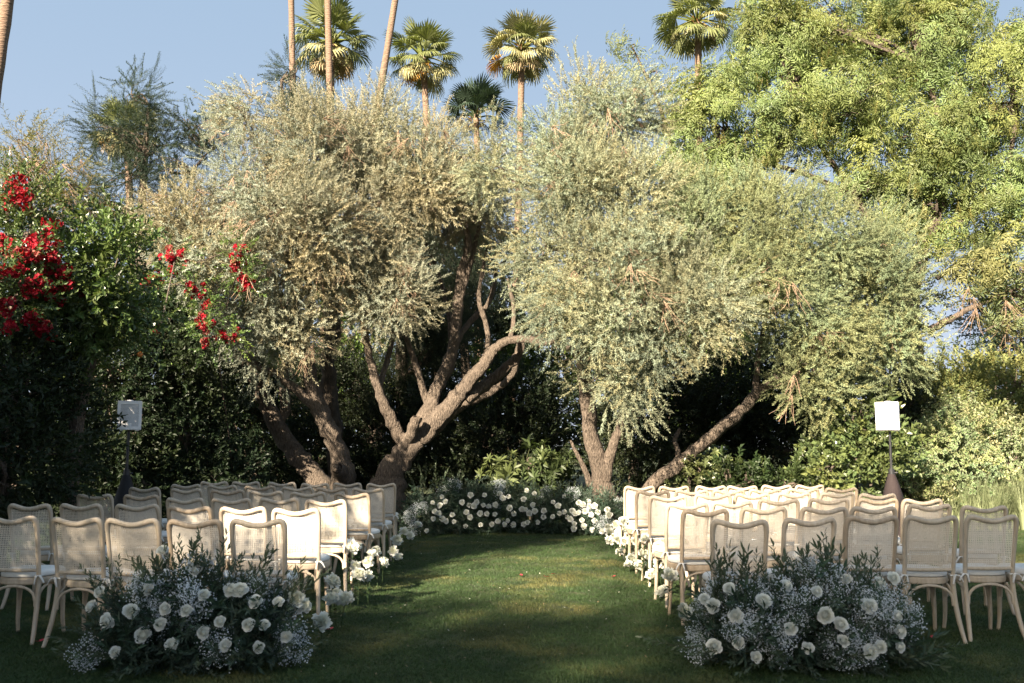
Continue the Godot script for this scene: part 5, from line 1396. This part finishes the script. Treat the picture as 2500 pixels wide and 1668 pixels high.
	for q in SHADERS:
		tree("shade_tree", q[0], "tree", [[[Vector3(q[1], 0, q[2]), Vector3(q[1], q[3] * 0.5, q[2]), Vector3(q[1] + 0.2, q[3] * 0.85, q[2])], [q[3] * 0.022, q[3] * 0.017, q[3] * 0.008]]], q[4], tall if q[0].begins_with("tall") else near)
		if q.size() > 5:
			foliage(get_child(-1), "thin_top", ash, M.leaf, clumps(q[5], 0.7, 0.5, 0.4), 0.75, 5, tall.color, 0.2, Vector3(0, 0.3, 0), 1.2)
	# behind the olives
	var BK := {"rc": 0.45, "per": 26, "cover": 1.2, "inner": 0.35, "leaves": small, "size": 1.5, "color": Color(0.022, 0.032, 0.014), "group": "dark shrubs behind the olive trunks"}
	var bl := ["dark shrub behind the sunlit knotted olive trunk", "dark shrub between the two left olive trunks", "dark shrub behind the thick middle olive trunk", "dark shrub behind the middle of the flower crescent"]
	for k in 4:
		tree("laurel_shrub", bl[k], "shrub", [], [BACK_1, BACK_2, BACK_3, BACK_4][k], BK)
	tree("pepper_tree", "dark drooping pepper tree seen between the olive limbs", "tree", [[[Vector3(-2.6, 0, -21), Vector3(-2.6, 3, -21), Vector3(-2.4, 6.0, -20.8)], [0.15, 0.13, 0.06]]], PEPPER, {"rc": 0.5, "per": 34, "cover": 1.3, "leaves": [strand_mesh(0.6, 40, 0.06, 0.011)], "color": Color(0.035, 0.05, 0.03), "pull": Vector3(0, -2.2, 0)})
	tree("garden_tree", "dark tree filling the gap under the middle olive crown", "tree", [[[Vector3(-1.2, 0, -24), Vector3(-1.2, 3, -24), Vector3(-1.4, 6.0, -24)], [0.16, 0.13, 0.06]]], DARK_MID, {"rc": 0.55, "per": 26, "cover": 1.2, "leaves": small, "size": 1.8, "color": Color(0.030, 0.045, 0.024)})
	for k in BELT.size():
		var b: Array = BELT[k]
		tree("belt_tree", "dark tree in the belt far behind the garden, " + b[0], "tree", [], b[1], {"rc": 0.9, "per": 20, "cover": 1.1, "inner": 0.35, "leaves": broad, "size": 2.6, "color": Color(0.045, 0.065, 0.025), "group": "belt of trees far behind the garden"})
	var FG := {"rc": 0.6, "per": 22, "cover": 0.8, "inner": 0.35, "leaves": broad, "size": 1.9, "color": Color(0.115, 0.17, 0.04), "group": "sunlit green trees far behind the olives"}
	var fl := ["bright green tree seen far off through the gap right of the middle olive", "bright green tree seen far off behind the left olive trunks", "bright green tree far behind the left olive crown", "bright green tree far behind the right olive crowns"]
	for k in 4:
		tree("garden_tree", fl[k], "tree", [], [FAR_GREEN_1, FAR_GREEN_2, FAR_GREEN_3, FAR_GREEN_4][k], FG)
	var wh := [whorl_mesh(13, 0.2, 0.045), whorl_mesh(10, 0.16, 0.04)]
	tree("oleander", "light green oleander shrub with whorled leaves behind the flower crescent", "shrub", [], OLEANDER, {"rc": 0.35, "per": 11, "cover": 1.0, "inner": 0.4, "leaves": wh, "color": Color(0.085, 0.11, 0.04), "pull": Vector3(0, 0.5, 0.2), "spread": 0.35})
	BK.group = "dark shrubs behind the right olive trunks"
	bl = ["dark shrub just right of the altar olive's trunk", "dark shrub behind the low slanting olive trunk", "dark shrub right of the slanting olive trunk", "dark climbing foliage in the shade under the rightmost olive crown"]
	for k in 4:
		tree("laurel_shrub", bl[k], "shrub", [], [DARK_R1, DARK_R2, DARK_R3, DARK_R4][k], BK)
	var big := [twig_mesh(0.2, 4, 0.12, 0.075, 1.0, 0.4, false, 0.0, 0.25), twig_mesh(0.24, 5, 0.11, 0.065, 0.9, 0.4, false, 0.0, 0.25)]
	tree("grape_vine", "low dark grape vine spreading behind the right rear chairs", "vine", [], VINE, {"rc": 0.22, "per": 14, "cover": 0.9, "leaves": big, "size": 0.7, "color": Color(0.035, 0.055, 0.017), "pull": Vector3(0, 0.4, 0)})
	tree("glossy_shrub", "small glossy shrub at the foot of the slanting olive", "shrub", [], GLOSSY, {"rc": 0.22, "per": 14, "cover": 1.0, "leaves": [whorl_mesh(11, 0.09, 0.03)], "mat": M.leaf_gloss, "color": Color(0.11, 0.14, 0.06), "pull": Vector3(0, 0.4, 0.2)})
	tree("broadleaf_shrub", "large-leaved green shrub left of the right loudspeaker stand", "shrub", [], BROADLEAF, {"rc": 0.3, "per": 22, "cover": 1.1, "leaves": big, "size": 0.8, "mat": M.leaf_gloss, "color": Color(0.11, 0.14, 0.05), "spread": 0.3})
	var vg := [variegated_mesh(0.2, 6, 0.07, 0.045), variegated_mesh(0.22, 7, 0.065, 0.04)]
	tree("variegated_shrub", "cream and green variegated shrub behind the right loudspeaker", "shrub", [], VARIEGATED, {"rc": 0.3, "per": 30, "cover": 1.2, "leaves": vg, "color": Color(0.35, 0.375, 0.225), "spread": 0.22})
	tree("hedge_shrub", "yellow-green hedge rising behind the variegated shrub", "shrub", [], GREEN_HEDGE, {"rc": 0.42, "per": 28, "cover": 1.1, "leaves": small, "size": 1.5, "color": Color(0.17, 0.19, 0.068), "spread": 0.32})
	tree("garden_tree", "dark round tree top above the yellow-green hedge on the right", "tree", [], DARK_FAR, {"rc": 0.4, "per": 30, "cover": 1.2, "leaves": small, "size": 1.4, "color": Color(0.03, 0.05, 0.03)})
	tree("garden_tree", "branchy light green tree at the right picture edge under the ash", "tree", L_NEAR_R, NEAR_R, {"rc": 0.4, "per": 18, "cover": 0.85, "leaves": ash, "color": Color(0.16, 0.18, 0.08), "bare": 0.7, "bare_mesh": bare, "thick": 0.018, "share": 1.0})

func variegated_mesh(tw: float, pairs: int, ln: float, wd: float) -> ArrayMesh:
	var mb := MB.new()
	mb.flat = true
	for k in pairs:
		var t := (k + 0.6) / pairs
		for h in 2:
			var a := k * 1.7 + h * PI + R.randf_range(-0.4, 0.4)
			var d := (Vector3(cos(a) * 0.9, 0.6, sin(a) * 0.9) + rv() * 0.35).normalized()
			var s := side_of(d).rotated(d, R.randf_range(-1.0, 1.0))
			var up := s.cross(d)
			var p := Vector3(0, tw * t, 0)
			var g := R.randf_range(0.85, 1.1)
			leaf(mb, p, d, s, ln, wd, 0.15, 0.15, Color(g * 1.15, g * 1.12, g * 1.15))
			if R.randf() < 0.8:
				leaf(mb, p + up * 0.004 + d * 0.004, d, s, ln * 0.84, wd * 0.55, 0.15, 0.15, Color(0.28, 0.42, 0.22))
	return mb.mesh()

func blooms(t: Node3D, clusters: Array) -> void:
	var mb := MB.new()
	mb.flat = true
	for k in 9:   # a head of papery bracts, three round each flower
		var d := (Vector3.UP * 0.6 + rv()).normalized()
		var c := d * 0.035
		for e in 3:
			var s := side_of(d).rotated(d, e * TAU / 3.0)
			var dd := (s + d * 0.6).normalized()
			var g := R.randf_range(0.75, 1.2)
			leaf(mb, c, dd, dd.cross(d).normalized(), 0.036, 0.032, 0.2, -0.1, Color(g, g, g))
	var m := mb.mesh()
	for b in clusters:
		var xf := []
		var cols := []
		var c := Vector3(b[0], b[1], b[2])
		for k in int(clampf(b[3] * b[3] * 1000.0, 4, 17)):
			var p := c + rv() * Vector3(b[3], b[3] * 1.1, b[3] * 0.7) * 1.35 * pow(R.randf(), 0.6)
			var g := R.randf_range(0.6, 1.3)
			xf.append(aim(p - t.position, (rv() + Vector3(0.2, 0.1, 0.8)).normalized(), R.randf() * TAU, R.randf_range(0.8, 1.3)))
			cols.append(Color(0.36 * g, 0.013 * g, 0.028 * g) if R.randf() < 0.88 else Color(0.42 * g, 0.14 * g, 0.11 * g))
		copies("flower_cluster", m, M.bract, t, xf, cols)

func materials() -> void:
	M.wood = textured([[0.0, lin(0.38, 0.30, 0.215)], [0.5, lin(0.49, 0.405, 0.305)], [1.0, lin(0.58, 0.49, 0.385)]], 0.03, Vector3(3, 0.8, 3), 0.62, 0.05, 11)
	M.wood_b = textured([[0.0, lin(0.28, 0.215, 0.145)], [0.5, lin(0.40, 0.315, 0.225)], [1.0, lin(0.50, 0.41, 0.305)]], 0.04, Vector3(3, 0.8, 3), 0.6, 0.05, 31)
	M.wood_c = textured([[0.0, lin(0.37, 0.30, 0.215)], [0.5, lin(0.46, 0.385, 0.29)], [1.0, lin(0.54, 0.46, 0.36)]], 0.035, Vector3(3, 0.9, 3), 0.65, 0.05, 32)
	M.cane_b = textured([[0.0, lin(0.54, 0.47, 0.37)], [1.0, lin(0.68, 0.61, 0.51)]], 0.04, Vector3(4, 4, 4), 0.7, 0.0, 33)
	M.cane = textured([[0.0, lin(0.60, 0.54, 0.45)], [1.0, lin(0.74, 0.68, 0.59)]], 0.05, Vector3(4, 4, 4), 0.7, 0.0, 12)
	M.linen = textured([[0.0, lin(0.66, 0.65, 0.61)], [1.0, lin(0.78, 0.77, 0.74)]], 0.02, Vector3(3, 3, 3), 0.9, 0.3, 13, 0.03)
	M.bark = textured([[0.0, lin(0.04, 0.031, 0.024)], [0.45, lin(0.125, 0.098, 0.075)], [1.0, lin(0.27, 0.22, 0.175)]], 0.05, Vector3(4.5, 0.7, 4.5), 0.92, 6.0, 14, 0.05)
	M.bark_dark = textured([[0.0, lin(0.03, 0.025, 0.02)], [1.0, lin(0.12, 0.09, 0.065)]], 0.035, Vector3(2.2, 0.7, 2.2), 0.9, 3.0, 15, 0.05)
	M.palm_bark = textured([[0.0, lin(0.09, 0.058, 0.04)], [0.5, lin(0.17, 0.115, 0.08)], [1.0, lin(0.25, 0.185, 0.135)]], 0.02, Vector3(0.9, 3.2, 0.9), 0.9, 3.0, 16, 0.02)
	M.leaf = leafy(0.5, Color(0.55, 0.62, 0.28))
	M.leaf_olive = leafy(0.6, Color(0.42, 0.44, 0.28), 0.3)
	M.leaf_gloss = leafy(0.32, Color(0.4, 0.5, 0.18), 0.5)
	M.sprig = leafy(0.5, Color(0.3, 0.36, 0.16))
	M.sprig.albedo_color = lin(0.07, 0.095, 0.055)
	M.sprig_plain = leafy(0.6, Color(0.4, 0.2, 0.2))
	M.grass = leafy(0.55, Color(0.45, 0.5, 0.2))
	M.twig = leafy(0.85, Color(0.01, 0.01, 0.01))
	M.bract = leafy(0.6, Color(0.8, 0.3, 0.3))
	M.breath = leafy(0.7, Color(0.3, 0.3, 0.3))
	M.breath.albedo_color = lin(0.68, 0.73, 0.77)
	M.petal = leafy(0.6, Color(0.5, 0.5, 0.47))
	M.petal.albedo_color = lin(0.90, 0.91, 0.89)
	M.green = leafy(0.5, Color(0.3, 0.4, 0.15))
	M.frond = leafy(0.45, Color(0.45, 0.5, 0.2))
	M.frond.albedo_color = lin(0.155, 0.175, 0.07)
	M.frond_pale = leafy(0.5, Color(0.45, 0.45, 0.25))
	M.frond_pale.albedo_color = lin(0.30, 0.285, 0.14)
	M.frond_dark = leafy(0.45, Color(0.25, 0.3, 0.15))
	M.frond_dark.albedo_color = lin(0.035, 0.055, 0.035)
	M.frond_dead = leafy(0.8, Color(0.3, 0.25, 0.15))
	M.frond_dead.albedo_color = lin(0.34, 0.26, 0.15)
	M.frond_orange = leafy(0.7, Color(0.5, 0.3, 0.1))
	M.frond_orange.albedo_color = lin(0.50, 0.27, 0.05)
	M.frond_plain = leafy(0.8, Color(0.1, 0.1, 0.1))
	M.orange = plain(lin(0.42, 0.14, 0.025), 0.6)
	M.white_box = plain(lin(0.85, 0.84, 0.83), 0.5)
	M.black = plain(lin(0.03, 0.03, 0.032), 0.45)
	M.skirt = textured([[0.0, lin(0.03, 0.022, 0.022)], [1.0, lin(0.048, 0.035, 0.034)]], 0.05, Vector3(4, 4, 4), 0.85, 0.2, 18)
	M.skirt_black = textured([[0.0, lin(0.02, 0.02, 0.022)], [1.0, lin(0.03, 0.03, 0.033)]], 0.05, Vector3(4, 4, 4), 0.85, 0.2, 19)
	var im := Image.create(16, 16, false, Image.FORMAT_RGB8)
	for y in 16:
		for x in 16:
			var hole := Vector2(fposmod(x + 0.5 + (4 if y >= 8 else 0), 8) - 4, fposmod(y + 0.5, 8) - 4).length() < 2.4
			im.set_pixel(x, y, lin(0.12, 0.12, 0.125) if hole else lin(0.76, 0.76, 0.76))
	M.grille = plain(Color.WHITE, 0.55)
	M.grille.albedo_texture = ImageTexture.create_from_image(im)
	M.grille.uv1_scale = Vector3(6, 3, 1)
	M.lawn = textured([[0.0, lin(0.022, 0.032, 0.012)], [0.5, lin(0.035, 0.048, 0.018)], [1.0, lin(0.07, 0.072, 0.032)]], 0.02, Vector3(0.35, 0.35, 0.35), 0.95, 1.0, 20, 0.2)
	M.lawn.uv1_world_triplanar = true

func _ready() -> void:
	R.seed = 20240611
	# camera: standing at the end of the aisle, tipped up a little
	var cam := Camera3D.new()
	cam.name = "camera"
	add_child(cam)
	cam.position = Vector3(0, 1.46, 0)
	cam.rotation.x = deg_to_rad(6.51)
	cam.near = 0.05
	cam.far = 900.0
	var ca := CameraAttributesPhysical.new()
	ca.frustum_focal_length = 31.65
	ca.frustum_focus_distance = 15.0
	ca.exposure_aperture = 3.5
	cam.attributes = ca
	cam.fov = 41.52
	cam.current = true
	# sky and sun: a low warm sun behind the camera on the left
	var sky := ProceduralSkyMaterial.new()
	sky.sky_top_color = lin(0.069, 0.0985, 0.136)
	sky.sky_horizon_color = lin(0.142, 0.158, 0.188)
	sky.sky_curve = 0.17
	sky.sun_angle_max = 55.0
	sky.sun_curve = 0.24
	sky.ground_bottom_color = lin(0.05, 0.05, 0.035)
	sky.ground_horizon_color = lin(0.2, 0.2, 0.18)
	var env := Environment.new()
	env.background_mode = Environment.BG_SKY
	env.sky = Sky.new()
	env.sky.sky_material = sky
	env.tonemap_mode = Environment.TONE_MAPPER_LINEAR
	env.tonemap_exposure = 5.3
	env.sdfgi_enabled = true
	env.ssao_enabled = true
	env.ssil_enabled = true
	var we := WorldEnvironment.new()
	we.name = "world_environment"
	we.environment = env
	add_child(we)
	var sun := DirectionalLight3D.new()
	sun.name = "sun"
	add_child(sun)
	sun.light_color = Color(1.0, 0.93, 0.83)
	sun.light_energy = 1.55
	sun.light_angular_distance = 0.5
	sun.shadow_enabled = true
	sun.rotation = Vector3(deg_to_rad(-27), deg_to_rad(-30), 0)
	materials()
	lawn()
	garden()
	palms()
	reeds()
	litter()
	chairs()
	speaker(SPEAKER_L, 0.40, 0.0, "white loudspeaker on a stand before the dark left hedge", "black stand with black cloth under the left loudspeaker", M.skirt_black)
	speaker(SPEAKER_R, -0.56, 0.0, "sunlit white loudspeaker on a stand before the variegated shrub", "stand with a brown cloth skirt under the right loudspeaker", M.skirt)
	arrangements()
	peonies()
